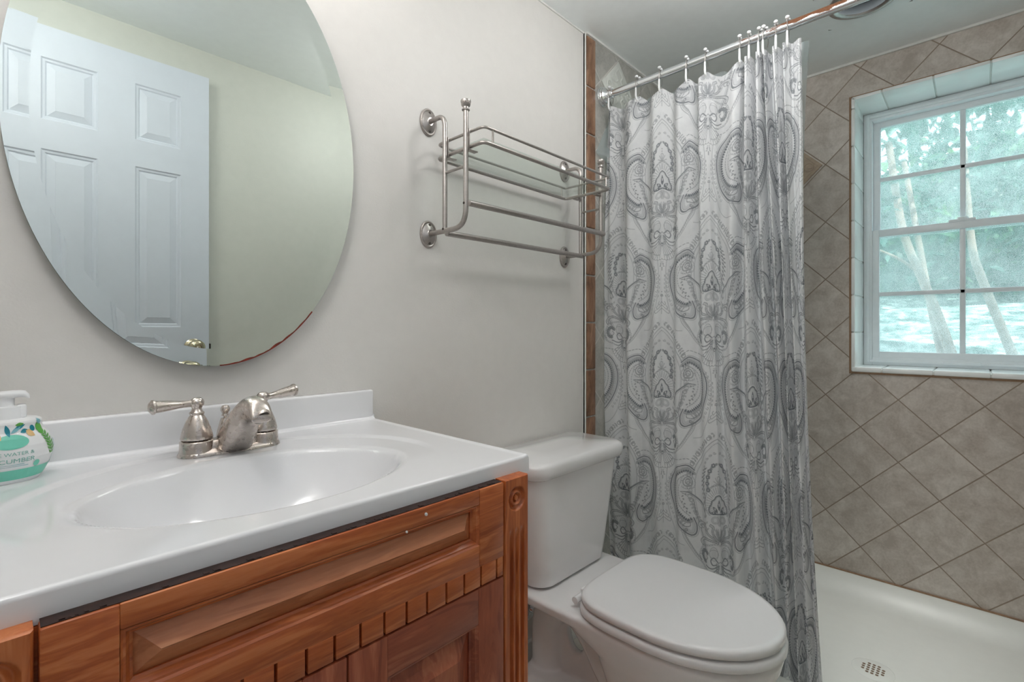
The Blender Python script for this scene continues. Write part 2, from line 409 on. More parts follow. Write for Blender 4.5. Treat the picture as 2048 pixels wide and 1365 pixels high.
# relief accent tiles
def scroll_tile(name, centre, axis, half, mat, label):
    def P(u, v, d):   # u along wall, v up, d out of the wall
        return (centre[0]-d, centre[1]-u, centre[2]+v) if axis == 'x' else (centre[0]+u, centre[1]-d, centre[2]+v)
    b = B(); h = half
    loft(b, [[P(*q, 0) for q in ((h, 0), (0, h), (-h, 0), (0, -h))], [P(*q, .005) for q in ((h, 0), (0, h), (-h, 0), (0, -h))], [P(*q, .007) for q in ((h*.96, 0), (0, h*.96), (-h*.96, 0), (0, -h*.96))]])
    tube(b, [P(*q, .006) for q in ((h*.86, 0), (0, h*.86), (-h*.86, 0), (0, -h*.86))], .0028, 6, closed=True)
    for s in (1, -1):
        for tq in (1, -1):
            sp = [(s*h*(.60-.20*math.cos(a)*math.exp(-a*.16)), tq*h*.02+tq*h*(.16*math.sin(a)*math.exp(-a*.16))) for a in np.linspace(0, 8.5, 40)]
            tube(b, [P(x, y, .006) for x, y in sp], list(np.linspace(.0045, .0015, 40)), 6)
            cv = crom([(s*h*.05, tq*h*.72), (s*h*.2, tq*h*.52), (s*h*.10, tq*h*.34), (s*h*.24, tq*h*.22), (s*h*.42, tq*h*.28), (s*h*.36, tq*h*.40)], 8)
            tube(b, [P(x, y, .006) for x, y in cv], list(.0045*np.sin(np.linspace(.5, 2.8, len(cv)))+.001), 6)
            for k in range(3):
                cv = crom([(s*h*(.08+.05*k), tq*h*.1), (s*h*(.16+.08*k), tq*h*(.2+.03*k)), (s*h*(.30+.06*k), tq*h*(.16+.04*k))], 6)
                tube(b, [P(x, y, .006) for x, y in cv], list(.004*np.sin(np.linspace(.3, 2.9, len(cv)))+.0006), 6)
    lathe(b, [(.02, 0), (.018, .006), (.008, .010), (.001, .011)], P(0, 0, .003), axis=(-1, 0, 0) if axis == 'x' else (0, -1, 0), n=16)
    return struct(name, fix(b), mat, label, 'tile', smooth=True)
scroll_tile('trim_10', (XW-.0005, -.4545, 1.799), 'x', .118, 'relief_tile', 'tan relief tile with scrolls set in the window wall')
scroll_tile('trim_11', (1.7134, -.0085, 2.05), 'y', .118, 'relief_tile_pale', 'pale grey relief tile behind the curtain rod')

# ------------------------------------------------------------------ window
wx = XI-.02       # inner face of the frame
fy0, fy1, fz0, fz1 = WY0+T, WY1-T, WZ0+.018, WZ1-T
b = B(); frame_bm(b, 'x', fy0, fy1, fz0, fz1, (.03, .03, .032, .034), wx, wx+.09)
frame_bm(b, 'x', fy0+.012, fy1-.012, fz0+.012, fz1-.012, (.010, .010, .010, .012), wx-.008, wx+.01)
win = struct('window_1', b, 'vinyl', 'white vinyl double-hung window above the shower', 'window', smooth=True)
zm = 1.512
def sash(name, z0, z1, x0, label):
    b = B(); y0, y1 = fy0+.030, fy1-.030
    frame_bm(b, 'x', y0, y1, z0, z1, (.024, .024, .030, .030), x0, x0+.028)
    s = obj(name, b, 'vinyl', win); s['label'] = label
    b = B(); ym = -1.0065; zmid = (z0+z1)/2
    box(b, x0+.006, x0+.022, ym-.009, ym+.009, z0+.028, z1-.028, .003); box(b, x0+.006, x0+.022, y0+.022, y1-.022, zmid-.009, zmid+.009, .003)
    obj('muntin', b, 'vinyl', s)
    b = B(); box(b, x0+.012, x0+.016, y0+.02, y1-.02, z0+.026, z1-.026); obj('pane', b, 'wet_glass', s, smooth=False)
    return s
lo = sash('sash', fz0+.028, zm+.018, wx+.004, 'lower sash'); up_ = sash('sash', zm-.014, fz1-.028, wx+.036, 'upper sash')
b = B(); box(b, wx-.002, wx+.03, -1.045, -.965, zm+.016, zm+.026, .003); lathe(b, [(.018, 0), (.018, .008), (.012, .012)], (wx+.014, -1.006, zm+.024), n=20); obj('sash_lock', b, 'vinyl', win)
b = B(); box(b, wx-.010, wx+.006, -1.06, -.95, fz0+.010, fz0+.026, .004); lf = obj('lift_rail', b, 'vinyl', win)
# house wall outside of the frame so that no light leaks round it
b = B(); frame_bm(b, 'x', WY0-.0, WY1+.0, WZ0, WZ1, (.014, .014, .02, .014), XI-.001, XW+.35, 0); struct('trim_12', b, 'white_trim')

# ------------------------------------------------------------------ outside
b = B(); g = 26
gv = [[b.verts.new((2.78+6.5*i/g, -6+10*j/g, .86+.16*(6.5*i/g)+.05*math.sin(i*1.3+j*.7)+.04*random.random())) for j in range(g+1)] for i in range(g+1)]
for i in range(g):
    for j in range(g): b.faces.new((gv[i][j], gv[i+1][j], gv[i+1][j+1], gv[i][j+1]))
struct('ground_outside', b, 'ground_cover', smooth=True)
def leaf(bm, c, L, rnd):
    d = Vector((rnd.uniform(-1, 1), rnd.uniform(-1, 1), rnd.uniform(-.9, .3))).normalized(); s = d.cross(Vector((rnd.uniform(-.5, .5), rnd.uniform(-.5, .5), 1))).normalized(); n = s.cross(d)
    c = Vector(c); pr = ((0, 0), (.3, .19), (.65, .17), (1, 0))
    mid = [bm.verts.new(c+d*L*t-n*L*.12*t*t) for t, _ in pr]
    lt = [bm.verts.new(c+d*L*t+s*L*wd_+n*L*.07) for t, wd_ in pr[1:3]]; rt = [bm.verts.new(c+d*L*t-s*L*wd_+n*L*.07) for t, wd_ in pr[1:3]]
    for sd in (lt, rt):
        bm.faces.new((mid[0], mid[1], sd[0])); bm.faces.new((mid[1], mid[2], sd[1], sd[0])); bm.faces.new((mid[2], mid[3], sd[1]))
def tree(name, label, cat, stems, blobs, seed, L=.10, core=()):
    rnd = random.Random(seed); base = stems[0][0]
    t_ = thing(name, base, label, cat)
    for st, r0, r1 in [(s[:-2], s[-2], s[-1]) for s in stems]:
        b = B(); cv = crom(st, 6); tube(b, cv, list(np.linspace(r0, r1, len(cv))), 10); obj('stem', fix(b), 'bark', t_)
    b = B()
    for (x, y, z, rx, ry, rz, n) in blobs:
        for _ in range(n):
            while 1:
                p = [rnd.uniform(-1, 1) for _ in range(3)]
                if sum(q*q for q in p) < 1: break
            leaf(b, (x+p[0]*rx, y+p[1]*ry, z+p[2]*rz), L*rnd.uniform(.7, 1.35), rnd)
    for (x, y, z, rx, ry, rz) in core:
        n0 = len(b.verts); sphere(b, (x, y, z), 1.0, 40, (rx, ry, rz)); b.verts.ensure_lookup_table()
        for v_ in b.verts[n0:]:
            q = v_.co-Vector((x, y, z)); v_.co += q*(.10*math.sin(q.y*5+q.z*3)+.07*math.sin(q.y*11-q.z*9))
    f = obj('foliage', b, 'leaves', t_); f['kind'] = 'stuff'
tree('tree', 'pale-barked tree with two leaning stems behind the left panes', 'tree',
     [[(3.32, -.97, .90), (3.3, -.90, 1.17), (3.3, -.84, 1.36), (3.3, -.76, 1.63), (3.3, -.70, 2.1), .024, .016], [(3.36, -.925, .90), (3.36, -.88, 1.15), (3.36, -.83, 1.50), (3.36, -.76, 2.0), .018, .012], [(3.3, -.84, 1.38), (3.29, -.75, 1.47), (3.28, -.64, 1.54), (3.26, -.55, 1.58), .009, .004]],
     [(3.7, -.75, 2.2, .62, .62, .60, 1000), (3.45, -.60, 1.80, .28, .28, .16, 60)], 3, .085)
tree('tree', 'slender leaning tree behind the right-hand panes', 'tree',
     [[(3.3, -1.19, .90), (3.3, -1.155, 1.02), (3.3, -1.064, 1.34), (3.3, -1.025, 1.53), (3.3, -.995, 2.0), .021, .014]],
     [(3.75, -2.02, 2.2, .75, .62, .62, 1000), (3.5, -1.55, 1.75, .3, .2, .2, 60)], 5, .085)
tree('shrub', 'dense leafy shrub filling the background outside', 'shrub',
     [[(5.6, -2.2, 1.25), (5.6, -2.15, 1.8), (5.65, -2.0, 2.6), .04, .02]],
     [(5.7, -1.4, 2.2, .8, 1.6, .85, 1800), (5.8, -3.4, 2.5, .9, 1.6, .9, 1800), (6.0, -2.4, 3.4, 1.2, 2.6, .7, 900)], 9, .15, [(6.9, -2.2, 1.9, .8, 3.4, 1.0)])

# ------------------------------------------------------------------ oval mirror
MX, MZ, MA, MBz = .2834, 1.4602, .281, .4277
def ell(a, c, y, n=160): return [(MX+a*math.cos(2*PI*k/n), y, MZ+c*math.sin(2*PI*k/n)) for k in range(n)]
mir = thing('oval_mirror', (MX, -.004, MZ-MBz), 'oval mirror with rust-chipped lower edge, on the wall above the sink', 'mirror')
bw = .032
b = B(); loft(b, [ell(MA, MBz, -.0216), ell(MA-bw, MBz-bw, -.0204)], cap=False)
vs0 = b.verts[:]; cap_ = [v_ for v_ in vs0 if abs(v_.co.y+.0204) < 1e-6]
b.faces.new(cap_); fix(b)
for f in b.faces:
    if f.normal.y > 0: f.normal_flip()
obj('mirror_glass', b, 'mirror_silver', mir, smooth=False)
b = B(); loft(b, [ell(MA-.03, MBz-.03, -.0005), ell(MA-.03, MBz-.03, -.0150), ell(MA, MBz, -.0152), ell(MA+.0004, MBz+.0004, -.0170), ell(MA, MBz, -.0215)], cap=False); obj('glass_edge', fix(b), 'glass_edge', mir, angle=80)
b = B()
rr = []
for a in np.linspace(-PI/2+.03, -PI/2+.72, 70):
    d = .0012+.0034*abs(math.sin(a*31)*math.sin(a*13+.6))*(1-abs((a+PI/2-.36)/.40))
    rr.append((a, max(d, .0006)))
outer = [b.verts.new((MX+(MA+.001)*math.cos(a), -.0221, MZ+(MBz+.001)*math.sin(a))) for a, d in rr]
inner = [b.verts.new((MX+(MA-d)*math.cos(a), -.0221, MZ+(MBz-d)*math.sin(a))) for a, d in rr]
back = [b.verts.new((MX+(MA+.001)*math.cos(a), -.0155, MZ+(MBz+.001)*math.sin(a))) for a, d in rr]
for i in range(len(rr)-1):
    b.faces.new((outer[i], outer[i+1], inner[i+1], inner[i])); b.faces.new((outer[i], back[i], back[i+1], outer[i+1]))
e_ = obj('corroded_edge', b, 'red_backing', mir); e_['label'] = 'rust-red chipped edge'

# ------------------------------------------------------------------ door leaf seen in the mirror
DX0, DX1, DY, DT, DZ1 = -.08, .572, -1.150, .034, 2.076
door = thing('door_1', (DX0, DY-DT/2, .012), 'white six-panel door standing against the opposite wall', 'door', kind='structure')
def moulded(bm, x0, x1, z0, z1, y, sgn, d=.008):
    """sunk moulding with a raised field, on a face looking along sgn*y"""
    def R(i, dy): return [(x0+i, y+sgn*dy, z0+i), (x1-i, y+sgn*dy, z0+i), (x1-i, y+sgn*dy, z1-i), (x0+i, y+sgn*dy, z1-i)]
    rings = [R(0, 0), R(.004, -.004), R(.010, -.0045), R(.014, -d), R(.034, -.002), R(.0345, -.0015)]
    Q = [[bm.verts.new(p) for p in r] for r in rings]
    for a, c in zip(Q, Q[1:]):
        for i in range(4): bm.faces.new((a[i], a[(i+1) % 4], c[(i+1) % 4], c[i]))
    bm.faces.new(Q[-1])
def face_with_panels(bm, x0, x1, z0, z1, y, sgn, panels):
    xs = sorted({x0, x1, *[p[0] for p in panels], *[p[1] for p in panels]}); zs_ = sorted({z0, z1, *[p[2] for p in panels], *[p[3] for p in panels]})
    for a, c in zip(xs, xs[1:]):
        for d, e in zip(zs_, zs_[1:]):
            if any(p[0] <= (a+c)/2 <= p[1] and p[2] <= (d+e)/2 <= p[3] for p in panels): continue
            bm.faces.new([bm.verts.new(q) for q in ((a, y, d), (c, y, d), (c, y, e), (a, y, e))])
    for p in panels: moulded(bm, *p, y, sgn)
pn = []
for (a, c) in ((.100, .240), (.342, .480)):
    pn += [(a, c, 1.775, 1.974), (a, c, 1.110, 1.680), (a, c, .22, .93)]
b = B(); face_with_panels(b, DX0, DX1, .012, DZ1, DY, 1, pn)
bmesh.ops.remove_doubles(b, verts=b.verts[:], dist=1e-5)
bo = [b.verts.new(p) for p in ((DX0, DY-DT, .012), (DX1, DY-DT, .012), (DX1, DY-DT, DZ1), (DX0, DY-DT, DZ1))]
fr_ = [b.verts.new(p) for p in ((DX0, DY, .012), (DX1, DY, .012), (DX1, DY, DZ1), (DX0, DY, DZ1))]
b.faces.new(bo)
for i in range(4): b.faces.new((fr_[i], fr_[(i+1) % 4], bo[(i+1) % 4], bo[i]))
fix(b)
for f in b.faces:
    if abs(f.normal.y) > .9 and f.calc_center_median().y > DY-.02 and f.normal.y < 0: f.normal_flip()
obj('door_leaf', b, 'door_paint', door, smooth=False)
b = B(); lathe(b, [(.032, 0), (.032, .003), (.026, .008), (.012, .011), (.011, .022), (.020, .026), (.0275, .034), (.029, .043), (.027, .050), (.019, .0565), (.012, .058), (.011, .0555), (.001, .0555)], (.520, DY, 1.034), (0, 1, 0), 32)
kn = obj('door_knob', fix(b), 'brass', door)
b = B(); lathe(b, [(.004, 0), (.004, .006), (.002, .008)], (.520, DY+.056, 1.034), (0, 1, 0), 12); obj('lock_button', fix(b), 'nickel', kn)
b = B(); box(b, DX1, DX1+.010, DY-.024, DY-.010, 1.024, 1.046, .002); obj('latch', b, 'dark_screw', door)

# ------------------------------------------------------------------ vanity cabinet
YFc = -.53; FT = .019
cab = thing('vanity_cabinet', (.2825, -.26, 0), 'reddish stained wooden vanity cabinet with dentil moulding, under the white sink top', 'cabinet')
b = B()
box(b, -.028, -.010, -.509, -.004, 0, .861, .001); obj('side_panel', b, 'wood_v', cab)
b = B(); box(b, .574, .592, -.509, -.004, 0, .861, .001); obj('side_panel', b, 'wood_v', cab)
b = B(); box(b, -.010, .574, -.5095, -.492, .115, .861, .001); obj('face_frame', b, 'wood_h', cab)
b = B(); box(b, -.010, .574, -.490, -.004, .115, .130, .001); obj('floor_panel', b, 'wood_h', cab)
def pilaster(x0, x1):
    b = B(); xm = (x0+x1)/2; y = YFc
    # front face with three flutes and a round rosette recess, as one swept strip
    n = 61; zt, zb = .867, .02
    xs = np.linspace(x0+.002, x1-.002, n)
    zsamp = [zb, .06]+list(np.linspace(.066, .786, 46))+list(np.linspace(.79, .866, 60))
    V = []
    for z in zsamp:
        row = []
        for x in xs:
            d = 0.0
            for k in (-1, 0, 1):
                q = abs(x-(xm+k*.0125))/.0042
                if q < 1 and .06 < z < .785:
                    endf = min(1, (.785-z)/.004); d = max(d, .0062*math.sqrt(max(0, 1-q*q))*endf)
            r = math.hypot(x-xm, z-.834)/.0195
            if r < 1:
                d = max(d, .0052*(.5+.5*math.cos(r*PI*4.0+PI))*(1 if r > .22 else .15)+.0008) if r < .97 else d
            row.append(b.verts.new((x, y+d, z)))
        V.append(row)
    for r0, r1 in zip(V, V[1:]):
        for i in range(n-1): b.faces.new((r0[i], r0[i+1], r1[i+1], r1[i]))
    yb = -.505
    loop = [V[0][i] for i in range(n)]+[r[-1] for r in V[1:]]+[V[-1][i] for i in range(n-2, -1, -1)]+[r[0] for r in V[-2:0:-1]]
    lb = [b.verts.new((min(max(v_.co.x+(-.002 if v_.co.x < x0+.003 else .002 if v_.co.x > x1-.003 else 0), x0), x1), YFc+.003, v_.co.z+(.001 if v_.co.z > .8655 else 0))) for v_ in loop]
    lc_ = [b.verts.new((v_.co.x, yb, v_.co.z)) for v_ in lb]
    m = len(loop)
    for i in range(m):
        j = (i+1) % m
        b.faces.new((loop[i], loop[j], lb[j], lb[i])); b.faces.new((lb[i], lb[j], lc_[j], lc_[i]))
    fix(b); return obj('pilaster', b, 'wood_v', cab, angle=50)
pilaster(.5405, .595); pilaster(-.031, .0205)
def raised_panel(bm, x0, x1, z0, z1, yb, yt, bevel=.02, edge=.0):
    R = lambda i, y: [(x0+i, y, z0+i), (x1-i, y, z0+i), (x1-i, y, z1-i), (x0+i, y, z1-i)]
    loft(bm, [R(0, yb+.004), R(0, yb), R(bevel*.5, (yb+yt)/2+.0012), R(bevel, yt), R(bevel+.001, yt)])
def front(name, x0, x1, z0, z1, rails, mats, bevel, panel_mat, dent=False):
    """framed front with stiles, rails and a raised panel; rails = (stile, stile, bottom, top)"""
    b = B(); l, r, bo_, to = rails
    box(b, x0+.001, x1-.001, YFc+.0135, YFc+FT+.0003, z0+.001, z1-.001); f = obj(name, b, mats[1], cab)
    for p, q in ((x0, x0+l), (x1-r, x1)):
        b = B(); box(b, p, q, YFc, YFc+FT, z0, z1, .0018); obj('stile', b, mats[1], f)
    b = B(); box(b, x0+l-.0003, x1-r+.0003, YFc+.0004, YFc+FT, z1-to, z1, .0012); obj('rail', b, mats[0], f)
    b = B(); box(b, x0+l-.0003, x1-r+.0003, YFc+.0004, YFc+FT, z0, z0+bo_, .0012)
    obj('rail', b, mats[0], f)
    # sticking: sloped inner moulding
    b = B(); X0, X1, Z0, Z1 = x0+l, x1-r, z0+bo_, z1-to
    R = lambda i, y: [(X0+i, y, Z0+i), (X1-i, y, Z0+i), (X1-i, y, Z1-i), (X0+i, y, Z1-i)]
    rings = [R(0, YFc+.0006), R(.002, YFc+.003), R(.004, YFc+.0035), R(.0075, YFc+.009), R(.010, YFc+.0105), R(.010, YFc+FT)]
    Q = [[b.verts.new(p) for p in q] for q in rings]
    for a, c in zip(Q, Q[1:]):
        for i in range(4): b.faces.new((a[i], a[(i+1) % 4], c[(i+1) % 4], c[i]))
    obj('moulding', fix(b), mats[0], f, smooth=False)
    b = B(); raised_panel(b, X0+.008, X1-.008, Z0+.008, Z1-.008, YFc+.014, YFc+.0005, bevel); obj('panel', fix(b), panel_mat, f, smooth=False)
    return f
dr = front('drawer_front', .0235, .538, .7525, .866, (.050, .050, .032, .022), ('wood_h', 'wood_h'), .021, 'panel_wood_h')
# dentil row under the drawer panel: one block between every two saw cuts
b = B(); x = .0235; first = True
xe = [.0235+.0165]; 
while xe[-1]+.0322 < .538: xe.append(xe[-1]+.0322)
xs = [.0235]+xe+[.538]
for a, c in zip(xs, xs[1:]): box(b, a+.0016, c-.0016, YFc+.0002, YFc+FT, .7245, .7535, .0006)
box(b, .0235, .538, YFc+.010, YFc+FT, .7245, .7535)
obj('dentil_row', b, 'wood_h', dr)
for (a, c, px) in ((.0235, .2805, .255), (.2825, .538, .31)):
    d_ = front('cabinet_door', a, c, .115, .7215, (.052, .052, .055, .052), ('door_wood_h', 'door_wood_v'), .028, 'panel_wood_h' if False else 'door_wood_v')
    b = B(); lathe(b, [(.007, 0), (.006, .012), (.014, .016), (.015, .022), (.010, .027), (.001, .028)], (px, YFc, .45), (0, -1, 0), 20); obj('knob', fix(b), 'nickel', d_)
b = B(); box(b, -.0095, .5735, -.47, -.45, 0, .1145, .001); obj('toe_board', b, 'wood_h', cab)
b = B(); box(b, .0245, .537, YFc+.0035, YFc+FT+.0015, .8662, .8668)  # darker strip along the top of the drawer front, with bits of debris
rnd_ = random.Random(3)
for _ in range(46):
    x = rnd_.uniform(.03, .53); r = rnd_.uniform(.0006, .0017); box(b, x-r, x+r*rnd_.uniform(1, 3), YFc+.0045, YFc+.0045+r*3, .8665, .8668+r*.7)
e_ = obj('top_edge', b, 'dark_edge', dr, smooth=False); e_['label'] = 'dark top edge with debris'
# little nicks in the finish
for (x, z, r) in ((.392, .8565, .0022), (.362, .842, .0016)):
    b = B(); lathe(b, [(r, 0), (r*.8, .0004), (.0001, .0005)], (x, YFc-.0001 if z > .845 else YFc+.0003, z), (0, -1, 0), 9, sy=1.4); obj('paint_chip', fix(b), 'white_trim', dr)

# ------------------------------------------------------------------ sink top (one casting with its bowl)
CX0, CX1, CY0, CY1, CZT, CZB = -.055, .6195, -.509, -.0, .89, .862
top = thing('sink_top', (.2825, -.26, CZB), 'glossy white one-piece vanity top with oval sink bowl and backsplash, on the wooden cabinet', 'sink')
SX, SY, SA, SB, SD = .270, -.307, .207, .150, .125
def graded(a, c, n, e=.0065, m=7):
    f = a+e*np.linspace(0, 1, m)**1.6; return np.r_[f, np.linspace(a+e, c-e, n)[1:-1], (a+c-f)[::-1]]
xs = graded(CX0, CX1, 230); ys = graded(CY0, -.019, 180); nx, ny = len(xs), len(ys)
X, Y = np.meshgrid(xs, ys, indexing='ij')
rho = np.sqrt(((X-SX)/SA)**2+((Y-SY)/SB)**2)
Z = np.full_like(X, CZT)
ro = np.sqrt(((X-.272)/.275)**2+((Y+.285)/.222)**2)
sm = lambda a, c, v: np.clip((v-a)/(c-a), 0, 1)**2*(3-2*np.clip((v-a)/(c-a), 0, 1))
Z -= .0035*(1-sm(.97, 1.03, ro))*sm(-.40, -.26, Y)
Z -= .004*(1-sm(.99, 1.07, rho))
inside = np.clip(1-rho, 0, 1)
Z -= (SD-.004)*(1-(1-np.clip(inside/.93, 0, 1))**2.7)
# raised lip at right, left and front edges
for d in (X-CX0, CX1-X): Z += .0018*(1-sm(.005, .014, d))
pass
# round over outer edges
for d in (X-CX0, CX1-X, Y-CY0):
    q = np.clip(1-d/.005, 0, 1); Z -= .005*(1-np.sqrt(1-q*q))
# cove up to the backsplash
d = -.019-Y; q = np.clip(1-d/.012, 0, 1); Z += .012*(1-np.sqrt(np.maximum(0, 1-q*q)))*.9
b = B()
V = [[b.verts.new((X[i, j], Y[i, j], Z[i, j])) for j in range(ny)] for i in range(nx)]
for i in range(nx-1):
    for j in range(ny-1): b.faces.new((V[i][j], V[i+1][j], V[i+1][j+1], V[i][j+1]))
edge = [V[i][0] for i in range(nx)]+[V[-1][j] for j in range(1, ny)]+[V[i][-1] for i in range(nx-2, -1, -1)]+[V[0][j] for j in range(ny-2, 0, -1)]
low = [b.verts.new((v_.co.x, v_.co.y, CZB)) for v_ in edge]
for i in range(len(edge)):
    j = (i+1) % len(edge); b.faces.new((edge[j], edge[i], low[i], low[j]))
obj('bowl_top', fix(b), 'cultured_marble', top, angle=50)
b = B(); box(b, CX0, .6175, -.0205, -.0005, CZB, .9585, .005, 4); obj('backsplash', b, 'cultured_marble', top)
b = B(); lathe(b, [(.022, 0), (.022, .002), (.017, .003), (.015, .0005), (.001, .0005)], (SX, SY, CZT-SD-.0065), (0, 0, 1), 28); obj('sink_drain', fix(b), 'nickel', top)

# ------------------------------------------------------------------ faucet
fx, fy, fz = .2905, -.092, .8868
fau = thing('faucet', (fx, fy, fz), 'brushed nickel two-handle faucet on the back of the white sink', 'faucet')
hs = .0535
b = B()
def stad(hw, r, z, n=12):
    out = []
    for s in (1, -1):
        for k in range(n+1):
            a = (-PI/2 if s == 1 else PI/2)+PI*k/n; out.append((fx+s*hw+r*math.cos(a), fy+r*math.sin(a), z))
    return out
loft(b, [stad(hs, .0285, fz), stad(hs, .0285, fz+.002), stad(hs, .0265, fz+.006), stad(hs, .0180, fz+.010), stad(hs, .0150, fz+.022), stad(hs, .013, fz+.0235)])
for s in (-1, 1): lathe(b, [(.0285, 0), (.0285, .002), (.0258, .007), (.0252, .024), (.0225, .0265), (.020, .0268)], (fx+s*hs, fy, fz), n=40)
obj('base', fix(b), 'nickel', fau)
for s in (-1, 1):
    hx = fx+s*hs
    b = B(); lathe(b, [(.0238, .0280), (.0242, .030), (.0230, .036), (.0205, .046), (.0160, .058), (.0115, .066), (.0098, .0685), (.0112, .0705), (.0112, .0725), (.0085, .075), (.0072, .079), (.0085, .082), (.0108, .086), (.0112, .090), (.0098, .094), (.005, .0975), (.0005, .098)], (hx, fy, fz), n=36)
    h_ = obj('handle', fix(b), 'nickel', fau)
    b = B(); dx, dy = (-.995, -.10) if s < 0 else (.98, .20)
    prof = [(0.002, .0062), (.010, .0058), (.018, .0056), (.026, .0062), (.036, .0078), (.050, .0094), (.060, .0100), (.0615, .0118), (.0645, .0118), (.066, .0095), (.0685, .0070), (.0695, .002)]
    zc_ = lambda q: fz+.0885+.010*max(0, q-.012)/.06*(0.0 if s < 0 else .75)
    tube(b, [(hx+dx*q, fy+dy*q, zc_(q)) for q, r in prof], [r for q, r in prof], 20); obj('lever', fix(b), 'nickel', h_)
# spout: wedge rising from the front of the base and arching over the bowl
b = B(); rings = []
sl = crom([(.014, .022, .0, .016), (.002, .033, .0, .023), (-.014, .045, .0, .0285), (-.0295, .058, .001, .0295), (-.045, .071, .014, .0270), (-.065, .087, .036, .0235), (-.085, .0985, .054, .0205), (-.105, .105, .064, .0185), (-.122, .1035, .0675, .0175), (-.135, .0955, .0665, .0170), (-.143, .084, .0655, .0162), (-.146, .078, .0675, .0150)], 4)
for q in sl:
    zm_, hz = (q[1]+q[2])/2, (q[1]-q[2])/2; ring = []
    for k in range(32):
        a = 2*PI*k/32; e = .55 if q[0] > -.06 else .75
        ring.append((fx+.001+q[3]*math.copysign(abs(math.cos(a))**e, math.cos(a)), fy+q[0], fz+zm_+hz*math.copysign(abs(math.sin(a))**.8, math.sin(a))))
    rings.append(ring)
loft(b, rings); spt = obj('spout', fix(b), 'nickel', fau, angle=60)
b = B(); lathe(b, [(.0150, -.004), (.0150, .0015), (.0140, .0025), (.0122, .0015), (.0115, -.002)], (fx+.001, fy-.1405, fz+.0735), (0, -.84, -.54), 28, sy=.72); ar = obj('aerator_rim', fix(b), 'nickel', spt)
b = B(); lathe(b, [(.0118, .0012), (.0118, .0020), (.0005, .0021)], (fx+.001, fy-.1405, fz+.0735), (0, -.84, -.54), 24, sy=.72); obj('aerator', fix(b), 'dark_screw', spt)
b = B(); lathe(b, [(.0150, .020), (.0125, .034), (.0085, .050), (.0070, .0545), (.003, .055), (.003, .0575), (.0062, .0585), (.0050, .0625), (.0075, .068), (.0078, .072), (.005, .0765), (.0005, .0775)], (fx-.004, fy+.020, fz), n=24); obj('lift_rod', fix(b), 'nickel', fau)
def text_mesh(s, size, font_scale=(1, 1)):
    cu = bpy.data.curves.new('txt', 'FONT'); cu.body = s; cu.size = size; cu.align_x = 'CENTER'; cu.resolution_u = 3; cu.offset = 0.0
    o = bpy.data.objects.new('txt', cu); COL.objects.link(o)
    dg = bpy.context.evaluated_depsgraph_get(); me = bpy.data.meshes.new_from_object(o.evaluated_get(dg)); bpy.data.objects.remove(o)
    return me
me = text_mesh('MOEN', .0052)
for v_ in me.vertices: v_.co = Vector((fx+.002+v_.co.x*1.35, fy-.0312-.0002*(v_.co.y/.004), fz+.0042+v_.co.y))
obj('maker_mark', me, 'mark_grey', spt, smooth=False)

# ------------------------------------------------------------------ soap dispenser
sx0, sy0, sz0 = .0085, -.0735, .8876
soap = thing('soap_dispenser', (sx0, sy0, sz0), 'white pump soap bottle with teal leafy label, at the left end of the sink', 'soap bottle')
SPROF = [(.0340, 0), (.0375, .002), (.0430, .010), (.0490, .022), (.0535, .036), (.0545, .044), (.0535, .053), (.0490, .064), (.0430, .072), (.0408, .079), (.0415, .0835), (.0405, .0860), (.036, .0880), (.021, .0890), (.020, .090)]
hh = np.array([p[1] for p in SPROF]); rr_ = np.array([p[0] for p in SPROF])*.93; SQ = .90
fine = [(float(np.interp(h, hh, rr_)), float(h)) for h in sorted(set(list(hh)+list(np.linspace(0, .09, 46))))]
b = B(); lathe(b, fine, (sx0, sy0, sz0), n=56, sy=SQ); obj('bottle', fix(b), 'white_plastic', soap, angle=60)
vdir = math.atan2(CAM[1]-sy0, CAM[0]-sx0)
def wrap(u, h, lift=.0004):
    """label point: u metres round the belly from the middle of the label, h height"""
    r = float(np.interp(h, hh, rr_))+lift
    a = vdir+.15+u/.050
    return (sx0+r*math.cos(a), sy0+SQ*r*math.sin(a), sz0+h)
def patch(bm, poly, mi, lift=.0004):
    """fill a polygon (u,h) as a fan of small rings so that it follows the curve"""
    c = np.mean(poly, 0); P = [np.array(p) for p in poly]; K = 5
    V0 = bm.verts.new(wrap(*c, lift)); prev = None
    for k in range(1, K+1):
        ring = [bm.verts.new(wrap(*(c+(p-c)*k/K), lift)) for p in P]; n = len(ring)
        for i in range(n):
            j = (i+1) % n
            f = bm.faces.new((V0, ring[i], ring[j])) if prev is None else bm.faces.new((prev[i], ring[i], ring[j], prev[j])); f.material_index = mi
        prev = ring
def lens(c, L, wdt, ang, n=7):
    d = np.array([math.cos(ang), math.sin(ang)]); s = np.array([-d[1], d[0]]); c = np.array(c)
    up1 = [c+d*L*t+s*wdt*math.sin(PI*t) for t in np.linspace(0, 1, n)]; dn = [c+d*L*t-s*wdt*math.sin(PI*t) for t in np.linspace(1, 0, n)[1:-1]]
    return up1+dn
def disc(c, r, n=24, rz=None): return [(c[0]+r*math.cos(2*PI*k/n), c[1]+(rz or r)*math.sin(2*PI*k/n)) for k in range(n)]
b = B()
LM = ['teal', 'leaf_green', 'leaf_blue', 'sand', 'leaf_pale', 'white_plastic']
N = 64
for i in range(N):   # teal band round the foot
    u0, u1 = -.157+.314*i/N, -.157+.314*(i+1)/N
    for h0, h1 in ((.008, .012), (.012, .016), (.016, .0195), (.0195, .0225)):
        f = b.faces.new([b.verts.new(wrap(u, h)) for u, h in ((u0, h0), (u1, h0), (u1, h1), (u0, h1))]); f.material_index = 0
patch(b, disc((.000, .0605), .019, 28, .0095), 0, .0006)
patch(b, disc((.0285, .0275), .0042, 20), 0, .0006)
